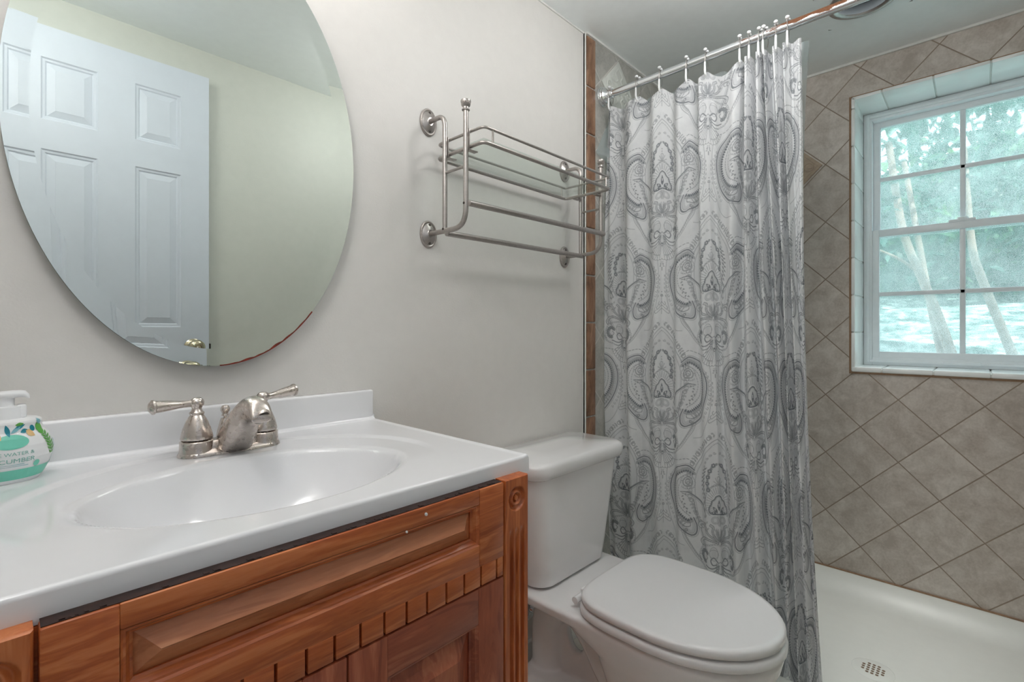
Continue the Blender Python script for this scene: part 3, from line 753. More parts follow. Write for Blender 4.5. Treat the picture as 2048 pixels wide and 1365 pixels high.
for (c, L, wd_, a, mi) in (((-.022, .083), .022, .0036, -1.2, 2), ((-.014, .083), .016, .003, -1.75, 1), ((-.006, .0835), .017, .0032, -1.3, 2), ((-.030, .080), .014, .004, -1.0, 3), ((.004, .076), .017, .0026, .35, 2), ((.000, .0715), .016, .0026, .55, 4), ((.006, .082), .012, .0024, .1, 1), ((.012, .0715), .011, .003, .3, 2), ((-.034, .071), .016, .004, -1.3, 3), ((.020, .0745), .013, .005, -.8, 3), ((-.018, .0735), .012, .003, -.9, 3)):
    patch(b, lens(c, L, wd_, a), mi, .0007)
patch(b, disc((.0305, .0755), .0042, 16), 2, .0008)
patch(b, disc((.0445, .0745), .0075, 20, .0078), 1, .0006)
patch(b, lens((.040, .0845), .012, .0042, -.2), 4, .0008)
for k in range(7):   # fern
    h = .068-.0046*k; u = .0465+.0011*k
    for s in (1, -1): patch(b, lens((u, h-.004), .0105 if k < 6 else .007, .0015, PI/2-s*1.05+.0), 1, .0006)
patch(b, lens((.0525, .034), .038, .0009, PI/2+.16), 1, .0007)
for k in range(6):
    h = .058-.006*k; u = .0625-.0004*k
    patch(b, lens((u-.002, h-.008), .014, .0013, .55), 4, .0006)
for (u0, u1, h) in ((-.03, .030, .0225+.0045), (-.026, .022, .0295)):
    patch(b, [(u0, h), (u1*.6, h), (u1*.6, h+.0007), (u0, h+.0007)], 4, .0006)
obj('label_art', b, LM, soap, smooth=False)
def label_text(s, size, h, stretch=1.0, uc=0.0):
    me = text_mesh(s, size); b_ = bmesh.new(); b_.from_mesh(me); bmesh.ops.triangulate(b_, faces=b_.faces[:])
    bmesh.ops.subdivide_edges(b_, edges=[e for e in b_.edges if e.calc_length() > .002], cuts=1)
    for v_ in b_.verts: v_.co = Vector(wrap(uc+v_.co.x*stretch, h+v_.co.y, .0007))
    return b_
obj('label_text', label_text('JADE WATER &', .0066, .0425, 1.08, -.001), 'teal_text', soap, smooth=False)
obj('label_text', label_text('CUCUMBER', .0084, .0325, 1.16, -.001), 'teal_text', soap, smooth=False)
b = B(); lathe(b, [(.0205, .0885), (.0205, .104), (.0200, .1055), (.010, .106)], (sx0, sy0, sz0), n=40)
box(b, sx0+.012, sx0+.0225, sy0-.012, sy0+.006, sz0+.0885, sz0+.1075, .003); obj('collar', fix(b), 'white_plastic', soap)
b = B(); lathe(b, [(.0105, .1055), (.0105, .1185), (.010, .119)], (sx0, sy0, sz0), n=28)
rings = []
for q, hw, zt, zb_ in ((-.026, .006, .1205, .1165), (-.016, .0105, .1245, .1165), (-.004, .0125, .1265, .1165), (.008, .0125, .1270, .1165), (.016, .0105, .1268, .1172), (.021, .008, .1258, .1168), (.0245, .006, .1215, .1150), (.0255, .0045, .1190, .1148)):
    dx, dy = math.cos(-.12), math.sin(-.12)
    c = Vector((sx0+q*dx, sy0+q*dy, sz0)); sd = Vector((-dy, dx, 0)); zm_ = (zt+zb_)/2; hz = (zt-zb_)/2
    rings.append([tuple(c+sd*hw*math.copysign(abs(math.cos(a))**.7, math.cos(a))+Vector((0, 0, zm_+hz*math.copysign(abs(math.sin(a))**.7, math.sin(a))))) for a in np.linspace(0, 2*PI, 21)[:-1]])
loft(b, rings); obj('pump_head', fix(b), 'white_plastic', soap)

# ------------------------------------------------------------------ towel shelf
XL, XR = .790, 1.377
shf = thing('towel_shelf', (XL, 0, 1.35), 'pewter-grey wall rack with a glass shelf and two towel bars, above the toilet tank', 'towel rack')
for x, z in ((XL, 1.648), (XL, 1.352), (XR, 1.655), (XR, 1.355)):
    b = B(); prof = [(1.0, 0), (1.0, .003), (.93, .0055), (.86, .0055), (.80, .0045), (.62, .0085), (.36, .0105), (.30, .0125), (.001, .0125)]
    rings = [[(x+.0265*r*math.cos(2*PI*k/48), -h, z+.0365*r*math.sin(2*PI*k/48)) for k in range(48)] for r, h in prof]
    loft(b, rings)
    fl = obj('wall_flange', fix(b), 'pewter', shf)
    b = B()
    for k in range(56):
        a = 2*PI*k/56; sphere(b, (x+.0237*math.cos(a), -.0056, z+.0327*math.sin(a)), .0015, 6)
    obj('beading', b, 'pewter', fl)
    for s in (1, -1):
        b = B(); lathe(b, [(.0036, 0), (.0036, .002), (.0024, .003), (.001, .0022)], (x+.004*s*0, -.0062, z+s*.0235), (0, -1, 0), 14); obj('screw', fix(b), 'dark_screw', fl)
rt_ = .0062
for x, zt, zb_ in ((XL, 1.648, 1.352), (XR, 1.655, 1.355)):
    b = B(); tube(b, fillet([(x, -.010, zt), (x, -.071, zt), (x, -.071, zb_+.004)], .034), rt_, 16); obj('back_upright', fix(b), 'pewter', shf)
    b = B(); tube(b, fillet([(x, -.010, zb_), (x, -.152, zb_), (x, -.152, 1.640)], .046, 8), rt_*1.04, 16); fu = obj('front_upright', fix(b), 'pewter', shf)
    b = B(); lathe(b, [(.0095, 0), (.0098, .002), (.0075, .004), (.0070, .008), (.0105, .011), (.0115, .014), (.0100, .0165), (.0120, .018), (.0128, .0215), (.0122, .0245), (.0095, .0265), (.004, .0275), (.0005, .0276)], (x, -.152, 1.634), n=28)
    for k in range(18): sphere(b, (x+.0104*math.cos(k*PI/9), -.152+.0104*math.sin(k*PI/9), 1.634+.0168), .0014, 6)
    obj('finial', fix(b), 'pewter', fu)
    b = B(); tube(b, [(x, -.071, 1.499), (x, -.152, 1.499)], .0036, 10); obj('tie_rod', fix(b), 'pewter', shf)
    si = 1 if x == XL else -1
    for y in (-.071, -.152):
        b = B(); box(b, x+si*.0055, x+si*.0085 if si > 0 else x+si*.0055+.0, y-.006, y+.006, 1.540, 1.592, .001) if si > 0 else box(b, x-.0085, x-.0055, y-.006, y+.006, 1.540, 1.592, .001)
        box(b, min(x+si*.006, x+si*.034), max(x+si*.006, x+si*.034), y-.0075, y+.0075, 1.5385, 1.5415, .001); obj('clip', fix(b), 'pewter', shf)
        b = B(); lathe(b, [(.0030, 0), (.0030, .0015), (.001, .0022)], (x-si*.006, y, zb_+.004 if y > -.1 else 1.408), (-si, 0, 0), 12); obj('screw', fix(b), 'dark_screw', shf)
RX0, RX1, RY0, RY1 = .802, 1.352, -.203, -.026
def ringpts(z, o=0):
    c = [(RX0-o, RY0-o), (RX1+o, RY0-o), (RX1+o, RY1+o), (RX0-o, RY1+o)]; r = .016; out = []
    for i in range(4):
        a, p, d = Vector(c[i-1]), Vector(c[i]), Vector(c[(i+1) % 4]); s = p+(a-p).normalized()*r; e = p+(d-p).normalized()*r
        for k in range(7):
            t_ = k/6; q = (1-t_)**2*s+2*t_*(1-t_)*p+t_*t_*e; out.append((q.x, q.y, z))
    return out
b = B(); tube(b, ringpts(1.5485), .0048, 12, closed=True); obj('lower_rim', fix(b), 'pewter', shf)
b = B(); tube(b, ringpts(1.5850), .0036, 12, closed=True); ur = obj('upper_rim', fix(b), 'pewter', shf)
for x, y in ((RX0+.030, RY0), (RX1-.022, RY0), (RX1-.022, RY1), (RX0+.030, RY1)):
    b = B(); tube(b, [(x, y, 1.5485), (x, y, 1.585)], .0026, 8); obj('rim_post', fix(b), 'pewter', shf)
b = B(); box(b, RX0+.003, RX1-.003, RY0+.003, RY1-.003, 1.5535, 1.5595, .001); obj('glass_shelf', b, 'shelf_glass', shf, smooth=False)['label'] = 'clear glass shelf'
b = B(); tube(b, [(XL, -.163, 1.407), (XR, -.163, 1.414)], .0075, 16); obj('towel_bar', fix(b), 'pewter', shf)
b = B(); tube(b, [(XL, -.078, 1.345), (XR, -.078, 1.350)], .0075, 16); obj('towel_bar', fix(b), 'pewter', shf)

# ------------------------------------------------------------------ toilet
TX = 1.180
toi = thing('toilet', (TX, -.35, 0), 'white two-piece toilet with closed elongated seat, between vanity and shower curtain', 'toilet')
def egg(hw, yb, yf, z, n=56, wb=None, yw=None):
    """closed outline: squared at the back yb, rounded at the front yf"""
    yw = yw if yw is not None else yb+(yf-yb)*.45
    out = []
    for k in range(n):
        a = 2*PI*k/n; cx_, sy_ = math.cos(a), math.sin(a)
        if sy_ <= 0: x, y = hw*cx_, yw+(yw-yf)*sy_
        else:
            e = .44; x = hw*math.copysign(abs(cx_)**e, cx_); y = yw+(yb-yw)*abs(sy_)**e
            if wb: x = math.copysign(min(abs(x), wb+(hw-wb)*(1-(abs(sy_))**2.4)), cx_)
        out.append((TX+x, y, z))
    return out
b = B()
loft(b, [egg(.180, -.20, -.742, .380, yw=-.50), egg(.184, -.20, -.748, .371, yw=-.50), egg(.180, -.22, -.742, .345, yw=-.50), egg(.170, -.345, -.722, .30, yw=-.49), egg(.146, -.36, -.675, .23, yw=-.48), egg(.118, -.365, -.62, .16, yw=-.47), egg(.102, -.36, -.585, .08, yw=-.45), egg(.106, -.34, -.585, .0, yw=-.44)][::-1])
loft(b, [rrect(.170, -.36, -.035, .04, .345, TX), rrect(.182, -.36, -.03, .045, .354, TX), rrect(.185, -.36, -.03, .045, .374, TX), rrect(.180, -.36, -.035, .045, .381, TX)])
loft(b, [rrect(.112, -.50, -.045, .05, 0, TX), rrect(.112, -.50, -.045, .05, .055, TX), rrect(.090, -.50, -.055, .05, .085, TX)])
tp = crom([(-.46, .10), (-.40, .13), (-.335, .185), (-.285, .240), (-.225, .288), (-.165, .290), (-.115, .250), (-.098, .19), (-.098, .10), (-.098, .02)], 6)
tube(b, [(TX, y, z) for y, z in tp], list(np.interp(np.linspace(0, 1, len(tp)), [0, .3, .6, 1], [.085, .066, .056, .056])), 24)
hc_ = (-.203, .205); web = []
for a in np.linspace(0, 2*PI, 33)[:-1]:
    c_, q_ = math.cos(a), math.sin(a); k_ = min((.155 if c_ > 0 else .20)/max(abs(c_), 1e-6), (.15 if q_ > 0 else .145)/max(abs(q_), 1e-6)); web.append(((hc_[0]+k_*c_, hc_[1]+k_*q_), (hc_[0]+.030*c_, hc_[1]+.048*q_)))
loops = [[(TX+x_, p[i_][0], p[i_][1]) for p in web] for x_, i_ in ((-.013, 0), (.013, 0), (.013, 1), (-.013, 1), (-.013, 0))]
wl = [[b.verts.new(p) for p in L_] for L_ in loops[:-1]]; wl.append(wl[0])
for A_, C_ in zip(wl, wl[1:]):
    for i_ in range(32): b.faces.new((A_[i_], A_[(i_+1) % 32], C_[(i_+1) % 32], C_[i_]))
loft(b, [rrect(.07, -.28, -.10, .03, .30, TX), rrect(.15, -.33, -.06, .04, .36, TX)])
bmesh.ops.recalc_face_normals(b, faces=b.faces[:])
bowl = obj('bowl', b, 'porcelain', toi)
rm = bowl.modifiers.new('remesh', 'REMESH'); rm.mode = 'VOXEL'; rm.voxel_size = .0045; rm.use_smooth_shade = True
sm_ = bowl.modifiers.new('smooth', 'SMOOTH'); sm_.iterations = 6; sm_.factor = .6
b = B(); loft(b, [egg(.186, -.300, -.748, .3835, wb=.13, yw=-.51), egg(.191, -.300, -.754, .3885, wb=.13, yw=-.51), egg(.191, -.300, -.754, .4000, wb=.13, yw=-.51), egg(.186, -.302, -.749, .4055, wb=.13, yw=-.51)]); obj('seat', fix(b), 'seat_plastic', toi, angle=60)
b = B(); loft(b, [egg(.184, -.306, -.744, .4105, wb=.126, yw=-.51), egg(.190, -.304, -.750, .4140, wb=.126, yw=-.51), egg(.190, -.304, -.750, .4265, wb=.126, yw=-.51), egg(.186, -.307, -.746, .4315, wb=.122, yw=-.51), egg(.176, -.315, -.735, .4335, wb=.115, yw=-.51), egg(.10, -.36, -.64, .4345, wb=.07, yw=-.5), egg(.02, -.44, -.53, .435, wb=.02, yw=-.49)]); obj('seat_lid', fix(b), 'seat_plastic', toi, angle=60)
for s in (-1, 1):
    b = B(); box(b, TX+s*.078-.026, TX+s*.078+.026, -.318, -.284, .378, .412, .006, 3)
    tube(b, [(TX+s*.06, -.302, .402), (TX+s*.150, -.302, .402)], .009, 14); obj('seat_hinge', fix(b), 'seat_plastic', toi)
for s in (-1, 1):
    b = B(); box(b, TX+s*.095-.006, TX+s*.095+.006, -.700, -.688, .377, .386, .002); obj('seat_bumper', b, 'seat_plastic', toi)
b = B(); loft(b, [rrect(.150, -.195, -.035, .05, .385, TX, 10), rrect(.162, -.203, -.030, .05, .392, TX, 10), rrect(.172, -.207, -.028, .05, .45, TX, 10), rrect(.207, -.2165, -.022, .045, .702, TX+.008, 10)]); obj('tank', fix(b), 'porcelain', toi, angle=60)
b = B(); cx = TX+.010; loft(b, [rrect(.212, -.222, -.016, .045, .696, cx, 10), rrect(.220, -.231, -.012, .05, .702, cx, 10), rrect(.224, -.236, -.010, .052, .716, cx, 10), rrect(.224, -.236, -.010, .052, .730, cx, 10), rrect(.220, -.232, -.012, .050, .739, cx, 10), rrect(.210, -.222, -.018, .045, .744, cx, 10), rrect(.10, -.15, -.08, .03, .7455, cx, 10)]); obj('tank_lid', fix(b), 'porcelain', toi, angle=60)
for s in (-1, 1):
    b = B(); lathe(b, [(.014, 0), (.014, .006), (.008, .014), (.001, .016)], (TX+s*.098, -.33, .055), n=20); obj('bolt_cap', fix(b), 'porcelain', toi)
# supply stop on the wall
val = thing('pipe_flange', (1.19, 0, .2), 'round metal pipe flange on the wall behind the toilet base', 'pipe flange')
b = B(); lathe(b, [(.034, 0), (.033, .005), (.018, .011), (.010, .012), (.001, .012)], (1.19, -.0005, .20), (0, -1, 0), 28); obj('escutcheon', fix(b), 'chrome', val)
b = B(); lathe(b, [(.0085, .010), (.0085, .034), (.001, .036)], (1.19, -.0005, .20), (0, -1, 0), 18); obj('pipe_stub', fix(b), 'chrome', val)

# ------------------------------------------------------------------ shower pan
pan = thing('shower_pan', (1.95, -.78, 0), 'white shower pan with round drain, on the floor below the window', 'shower pan')
PX0, PX1, PY0, PY1 = 1.497, XW-.001, YE+.001, -.0095
b = B(); nx, ny = 120, 150
xs = np.linspace(PX0, PX1, nx); ys = np.linspace(PY0, PY1, ny)
rows = []
for x in xs:
    row = []
    for y in ys:
        din = min(PX1-x, y-PY0, PY1-y)
        z = .046
        q = np.clip((.135-din)/.13, 0, 1); z = max(z, .046+.058*(q*q*(3-2*q)) if din < .135 else .046)
        dc = x-PX0
        if dc < .12:
            t1 = np.clip((.105-dc)/.04, 0, 1); z = max(z, .046+.054*(t1*t1*(3-2*t1)))
        z -= .005*max(0, 1-math.hypot(x-1.885, y+.816)/.35)
        row.append(b.verts.new((x, y, z)))
    rows.append(row)
for i in range(nx-1):
    for j in range(ny-1): b.faces.new((rows[i][j], rows[i+1][j], rows[i+1][j+1], rows[i][j+1]))
edge = [r[0] for r in rows]+rows[-1][1:]+[r[-1] for r in rows[-2::-1]]+rows[0][-2:0:-1]
low = [b.verts.new((v_.co.x, v_.co.y, .0)) for v_ in edge]
for i in range(len(edge)):
    j = (i+1) % len(edge); b.faces.new((edge[j], edge[i], low[i], low[j]))
obj('basin', fix(b), 'pan', pan, angle=60)
b = B(); box(b, XW-.007, XW+.0, YE, -.008, .1035, .1085); struct('trim_13', b, 'grout_brown')
dx_, dy_, dz_ = 1.885, -.816, .0415
b = B(); lathe(b, [(.056, -.002), (.056, .0008), (.0545, .0014), (.0535, .0004), (.052, .0012), (.001, .0012)], (dx_, dy_, dz_), n=48); dro = obj('drain_cover', fix(b), 'pan', pan)
b = B()
for i in range(-2, 3):
    for j in range(-2, 3):
        if abs(i) == 2 and abs(j) == 2: continue
        lathe(b, [(.0045, 0), (.0045, .0003), (.0001, .0003)], (dx_+i*.0125, dy_+j*.0125, dz_+.0012), n=14)
obj('drain_holes', fix(b), 'hole_dark', dro, smooth=False)

# ------------------------------------------------------------------ shower rod and hooks
RXx, RZ = 1.602, 1.990
rod = thing('shower_rod', (RXx, -.008, RZ), 'chrome shower curtain rod rusting toward the middle, under the ceiling', 'curtain rod')
b = B(); tube(b, [(RXx, -.02, RZ), (RXx, -.5, RZ), (RXx, -1.0, RZ), (RXx, YE+.01, RZ)], .0127, 24); obj('rod', fix(b), 'rod_chrome', rod)
for y, s in ((-.008, -1), (YE, 1)):
    b = B(); lathe(b, [(.036, 0), (.036, .006), (.033, .008), (.033, .012), (.030, .015), (.030, .019), (.0265, .023), (.021, .027), (.018, .036), (.0165, .050), (.013, .052)], (RXx, y, RZ), (0, s, 0), 40); obj('rod_flange', fix(b), 'chrome', rod)
HOOKY = [-.049, -.164, -.249, -.345, -.410, -.515, -.543, -.575, -.589, -.618, -.650]
ordn = ['nearest the wall flange', 'second from the wall flange', 'third from the wall flange', 'fourth from the wall flange', 'fifth from the wall flange', 'leftmost of the bunched right group', 'second in the bunched right group', 'third in the bunched right group', 'fourth in the bunched right group', 'next to last on the right', 'last on the right, by the curtain edge']
def make_hook(y, lab):
    t_ = thing('curtain_hook', (RXx, y, RZ), 'white-tipped wire curtain hook, '+lab, 'curtain hook', 'curtain hooks on the shower rod')
    b = B()
    front_ = [(RXx-.0175, y, RZ-.040)]+[(RXx-.0175, y, RZ-.005)]+[(RXx+.0168*math.cos(a), y, RZ+.0168*math.sin(a)) for a in np.linspace(PI*.94, 0, 12)]+[(RXx+.0172, y, RZ-.02), (RXx+.012, y, RZ-.034)]
    tube(b, front_, .0011, 8); obj('wire', fix(b), 'pewter', t_)
    b = B(); sphere(b, (RXx-.012, y, RZ+.0205), .0062, 14, (1, 1, .8)); obj('roller_ball', fix(b), 'white_plastic', t_)
    b = B(); sphere(b, (RXx+.006, y, RZ+.0215), .0060, 14, (1, 1, .8)); obj('roller_ball', fix(b), 'white_plastic', t_)
    b = B(); tube(b, [(RXx-.0175, y, RZ-.022), (RXx-.0175, y, RZ-.050), (RXx-.014, y, RZ-.060), (RXx-.006, y, RZ-.064)], [.0028, .0036, .0034, .0024], 12); obj('sleeve', fix(b), 'white_plastic', t_)
    return t_
h0 = make_hook(HOOKY[0], ordn[0])
for y, lab in zip(HOOKY[1:], ordn[1:]):
    c = h0.copy(); COL.objects.link(c); c.location = (RXx, y, RZ); c['label'] = 'white-tipped wire curtain hook, '+lab
    c.rotation_euler = (0, 0, random.uniform(-.25, .25))
    for ch in list(h0.children):
        d = ch.copy(); COL.objects.link(d); d.parent = c

# ------------------------------------------------------------------ print of the curtain: ogee medallions and paisleys, drawn in millimetres
PW, PH, PR = 457.0, 730.0, .8           # repeat (half drop) and mm per sample
HX, HYT, HYB = 250, -60, 800            # area covered by the right half of one motif
nxp, nyp = int(HX/PR), int((HYB-HYT)/PR)
INK = np.zeros((nyp, nxp), np.float32)
GX = (np.arange(nxp)+.5)*PR; GY = HYT+(np.arange(nyp)+.5)*PR
def blit(x0, x1, y0, y1):
    i0, i1 = max(0, int((x0)/PR)), min(nxp, int(x1/PR)+2); j0, j1 = max(0, int((y0-HYT)/PR)), min(nyp, int((y1-HYT)/PR)+2)
    return i0, i1, j0, j1
def stroke(pts, wd_=1.0, ink=.6, smooth=6, closed=False, taper=False):
    wd_ = max(wd_*1.15, 1.7)
    P = np.array(crom(pts, smooth, closed) if smooth else pts, float)
    if closed: P = np.vstack([P, P[:1]])
    n = len(P); W = np.full(n, wd_*.5)
    if taper: W = wd_*.5*(.25+.75*np.sin(np.linspace(.12, PI-.12, n)))
    i0, i1, j0, j1 = blit(P[:, 0].min()-wd_-1, P[:, 0].max()+wd_+1, P[:, 1].min()-wd_-1, P[:, 1].max()+wd_+1)
    if i1 <= i0 or j1 <= j0: return
    X, Y = np.meshgrid(GX[i0:i1], GY[j0:j1]); best = np.full(X.shape, 9., np.float32)
    for k in range(n-1):
        ax, ay = P[k]; bx, by = P[k+1]; dx, dy = bx-ax, by-ay; L2 = dx*dx+dy*dy+1e-9; r = max(W[k], W[k+1])+1.5
        a0, a1, c0, c1 = blit(min(ax, bx)-r, max(ax, bx)+r, min(ay, by)-r, max(ay, by)+r)
        a0, a1, c0, c1 = max(a0, i0)-i0, min(a1, i1)-i0, max(c0, j0)-j0, min(c1, j1)-j0
        if a1 <= a0 or c1 <= c0: continue
        x, y = X[c0:c1, a0:a1], Y[c0:c1, a0:a1]; t = np.clip(((x-ax)*dx+(y-ay)*dy)/L2, 0, 1)
        d = np.hypot(x-ax-t*dx, y-ay-t*dy)-(W[k]+t*(W[k+1]-W[k]))
        best[c0:c1, a0:a1] = np.minimum(best[c0:c1, a0:a1], d)
    a = np.clip(.5-best/PR, 0, 1)*ink
    INK[j0:j1, i0:i1] = np.maximum(INK[j0:j1, i0:i1], a)
def fill(pts, ink=.4, smooth=5, edge=None, erase=False):
    P = np.array(crom(pts, smooth, True) if smooth else pts, float)
    i0, i1, j0, j1 = blit(P[:, 0].min()-1, P[:, 0].max()+1, P[:, 1].min()-1, P[:, 1].max()+1)
    if i1 <= i0 or j1 <= j0: return
    X, Y = np.meshgrid(GX[i0:i1], GY[j0:j1]); ins = np.zeros(X.shape, bool); n = len(P)
    for k in range(n):
        ax, ay = P[k]; bx, by = P[(k+1) % n]
        if ay == by: continue
        c = ((ay > Y) != (by > Y)) & (X < (bx-ax)*(Y-ay)/(by-ay)+ax); ins ^= c
    s = INK[j0:j1, i0:i1]
    if erase: s[ins] = ink
    else: s[ins] = np.maximum(s[ins], ink)
    if edge: stroke(P, edge[0], edge[1], 0, True)
def dot(x, y, r, ink=.6): stroke([(x, y), (x+.01, y)], 2*r, ink, 0)
def ring(x, y, r, wd_=1, ink=.6): stroke([(x+r*math.cos(a), y+r*math.sin(a)) for a in np.linspace(0, 2*PI, 16)[:-1]], wd_, ink, 2, True)
def pleaf(x, y, ang, L, wd_, ink=.5):
    d = np.array([math.cos(ang), math.sin(ang)]); s = np.array([-d[1], d[0]]); c = np.array([x, y])
    fill([c+d*L*t+s*wd_*math.sin(PI*t**.8) for t in np.linspace(0, 1, 7)]+[c+d*L*t-s*wd_*math.sin(PI*t**.8) for t in np.linspace(1, 0, 7)[1:-1]], ink, 0)
def flower(x, y, r, ink=.6, n=5):
    for k in range(n): dot(x+r*.62*math.cos(2*PI*k/n+.4), y+r*.62*math.sin(2*PI*k/n+.4), r*.42, ink)
    fill([(x+r*.32*math.cos(a), y+r*.32*math.sin(a)) for a in np.linspace(0, 2*PI, 9)[:-1]], .04, 0, erase=True)
def along(pts, step, n=10):
    """points every `step` mm with headings"""
    P = np.array(crom(pts, n)); s = np.r_[0, np.cumsum(np.hypot(*np.diff(P, axis=0).T))]; out = []
    for q in np.arange(step*.5, s[-1], step):
        k = min(len(s)-2, np.searchsorted(s, q)-1); t = (q-s[k])/(s[k+1]-s[k]+1e-9); p = P[k]+(P[k+1]-P[k])*t; d = P[k+1]-P[k]; out.append((p[0], p[1], math.atan2(d[1], d[0])))
    return out
def dashes(pts, step, L, wd_=1.6, ink=.55):
    for x, y, a in along(pts, step): stroke([(x-L/2*math.cos(a), y-L/2*math.sin(a)), (x+L/2*math.cos(a), y+L/2*math.sin(a))], wd_, ink, 0)
def offset(pts, d, n=8):
    P = np.array(crom(pts, n)); T = np.gradient(P, axis=0); T /= np.hypot(T[:, 0], T[:, 1])[:, None]+1e-9
    return [tuple(p+d*np.array([-t[1], t[0]])) for p, t in zip(P, T)][::3]
def scallop(pts, step, r, wd_=.9, ink=.5, side=1):
    for x, y, a in along(pts, step):
        stroke([(x+r*math.cos(a+PI*t*-side+(0 if side > 0 else 0)), y+r*math.sin(a+PI*t*-side)) for t in np.linspace(0, 1, 6)], wd_, ink, 2)
# pale wash inside the medallion and on the paisley bands
OG = [(0, 0), (26, 14), (62, 52), (90, 100), (103, 150), (102, 205), (90, 262), (68, 322), (42, 372), (20, 396)]
fill(OG+[(0, 396)], .06, 6)
# ogee outlines
stroke(OG[:6], 1.8, .55); stroke(offset(OG[:6], 30), 22, .05)
for x, y, a in along(offset(OG[:6], 11), 4.6): dot(x, y, 1.45, .45)
LOW = [(98, 212), (88, 262), (70, 318), (52, 356), (40, 378)]
stroke(LOW, 2.8, .62); stroke(offset(LOW, 6), 1.2, .5); stroke(offset(LOW, -5), .9, .4)
# leaf and ring-flower garland round the medallion
GA = [(6, -20), (34, 0), (66, 32), (94, 78), (112, 130), (113, 180), (104, 226), (84, 268), (64, 292)]
for k, (x, y, a) in enumerate(along(GA, 10.5)):
    if k % 4 == 2: ring(x, y, 5.6, 3.0, .38); ring(x, y, 5.6, .7, .55)
    else:
        pleaf(x, y, a+.95, 11.5, 3.3, .42); pleaf(x, y, a-1.0, 11.5, 3.3, .36)
        if k % 2: stroke([(x, y), (x+9*math.cos(a), y+9*math.sin(a))], .7, .5, 0)
# wreaths inside
for k, (x, y, a) in enumerate(along([(0, 46), (16, 46), (34, 60), (45, 80), (52, 102)], 7.5)):
    (flower(x, y, 4.2, .35) if k % 2 else pleaf(x, y, a+.7, 8, 2.2, .35))
for k, (x, y, a) in enumerate(along([(0, 80), (14, 84), (27, 102), (34, 124), (36, 146), (33, 164)], 10.5)):
    (flower(x, y, 7.2, .66, 6) if k % 2 else dot(x, y, 3.6, .55)); pleaf(x, y, a+1.3, 7, 2, .5)
for k, (x, y, a) in enumerate(along([(46, 92), (56, 120), (60, 150), (56, 180), (48, 204)], 13)):
    pleaf(x, y, a+2.5, 17, 2.4, .62); pleaf(x, y, a+2.5-2.0-1.3, 15, 2.3, .55)
stroke([(46, 92), (56, 120), (60, 150), (56, 180), (48, 204)], .9, .5)
for y in (104, 113, 121): dot(0, y, 2.2, .4)
for k in range(4): stroke([(0, 150), (4+5.5*k, 122+3.4*k*k)], 2.6, .38, 0)
# ruffled fan with a dark lotus heart
RF = [(0, 148), (14, 152), (30, 163), (41, 182), (45, 206), (40, 228), (28, 244)]
scallop(RF, 8.2, 4.4, 1.0, .6); stroke(RF, .8, .45)
for a in np.linspace(-PI/2+.06, PI/2*.86, 16): stroke([(24*math.cos(a), 206+30*math.sin(a)), (41*math.cos(a), 204+50*math.sin(a) if a < 0 else 206+38*math.sin(a))], .8, .5, 0)
LO = [(0, 182), (9, 186), (14, 194), (22, 200), (25, 210), (31, 220), (32, 232), (26, 240), (14, 243), (0, 243)]
fill(LO+[(0, 215)], .12, 4); stroke(LO, 3.0, .78); stroke(offset(LO, 3.2), .8, .5)
for (x, y, a, L, wd_) in ((0, 232, -PI/2, 36, 5), (5, 238, -.95, 26, 5), (9, 240, -.25, 18, 4.6)):
    pleaf(x, y, a, L, wd_, .72); pleaf(x+math.cos(a)*L*.2, y+math.sin(a)*L*.2, a, L*.6, wd_*.5, .2)
    d_ = (x+math.cos(a)*L*.55, y+math.sin(a)*L*.55); fill([(d_[0]+wd_*.4*math.cos(q), d_[1]+L*.16*math.sin(q)) for q in np.linspace(0, 2*PI, 9)[:-1]], .1, 0, erase=True)
# knop, stem and scrolling acanthus
ring(13, 262, 12, 1.1, .5); ring(13, 262, 8, 4, .25); fill([(0, 248), (8, 250), (6, 276), (0, 280)], .3, 3)
for k in range(5): pleaf(0, 330-5*k, -PI/2+.22+.13*k, 44-5*k, 3.4, .45-.04*k); stroke([(0, 332), (4+3*k, 290+5*k)], .8, .6, 0)
def scrollleaf(pts, wd_, ink):
    stroke(pts, wd_, ink, taper=False); stroke(pts, wd_-3.4, .06); x, y = pts[-1]; 
    P = np.array(crom(pts, 6)); n = len(P)
    i0, i1, j0, j1 = 0, nxp, 0, nyp
def hollow(pts, w0, w1, ink=.68, line=2.0):
    P = np.array(crom(pts, 8)); T = np.gradient(P, axis=0); T /= np.hypot(T[:, 0], T[:, 1])[:, None]+1e-9; Nn = np.c_[-T[:, 1], T[:, 0]]; wv_ = np.linspace(w0, w1, len(P))[:, None]
    A, C = P+Nn*wv_, P-Nn*wv_; poly = np.vstack([A, C[::-1]])
    fill(poly, .10, 0, erase=True); stroke(poly, line, ink, 0, True); stroke(P[2:-2], .8, .35, 0)
hollow([(4, 330), (22, 320), (38, 308), (46, 290), (60, 280), (76, 284), (80, 294), (72, 298)], 2.2, 4.2, .62)
hollow([(4, 336), (24, 330), (46, 326), (62, 330), (72, 342), (66, 352)], 2.2, 4.6, .68)
hollow([(4, 332), (16, 318), (22, 300), (20, 286), (30, 278)], 1.8, 3.4, .6)
stroke([(30, 318), (52, 300), (64, 262), (66, 228), (84, 208), (134, 196)], 1.2, .5)
for k in range(5): pleaf(40+4*k, 300-20*k, -.3-.25*k, 14, 3.4, .42); pleaf(40+4*k, 296-20*k, -2.2, 12, 3, .36)
# long lance leaves
SW = [(44, 254), (56, 226), (82, 206), (112, 194), (142, 188)]
stroke(SW, 4.6, .66, taper=True); stroke(offset(SW, 7), 1.1, .5); stroke([(142, 188), (118, 206), (100, 232), (92, 258)], 1.0, .5)
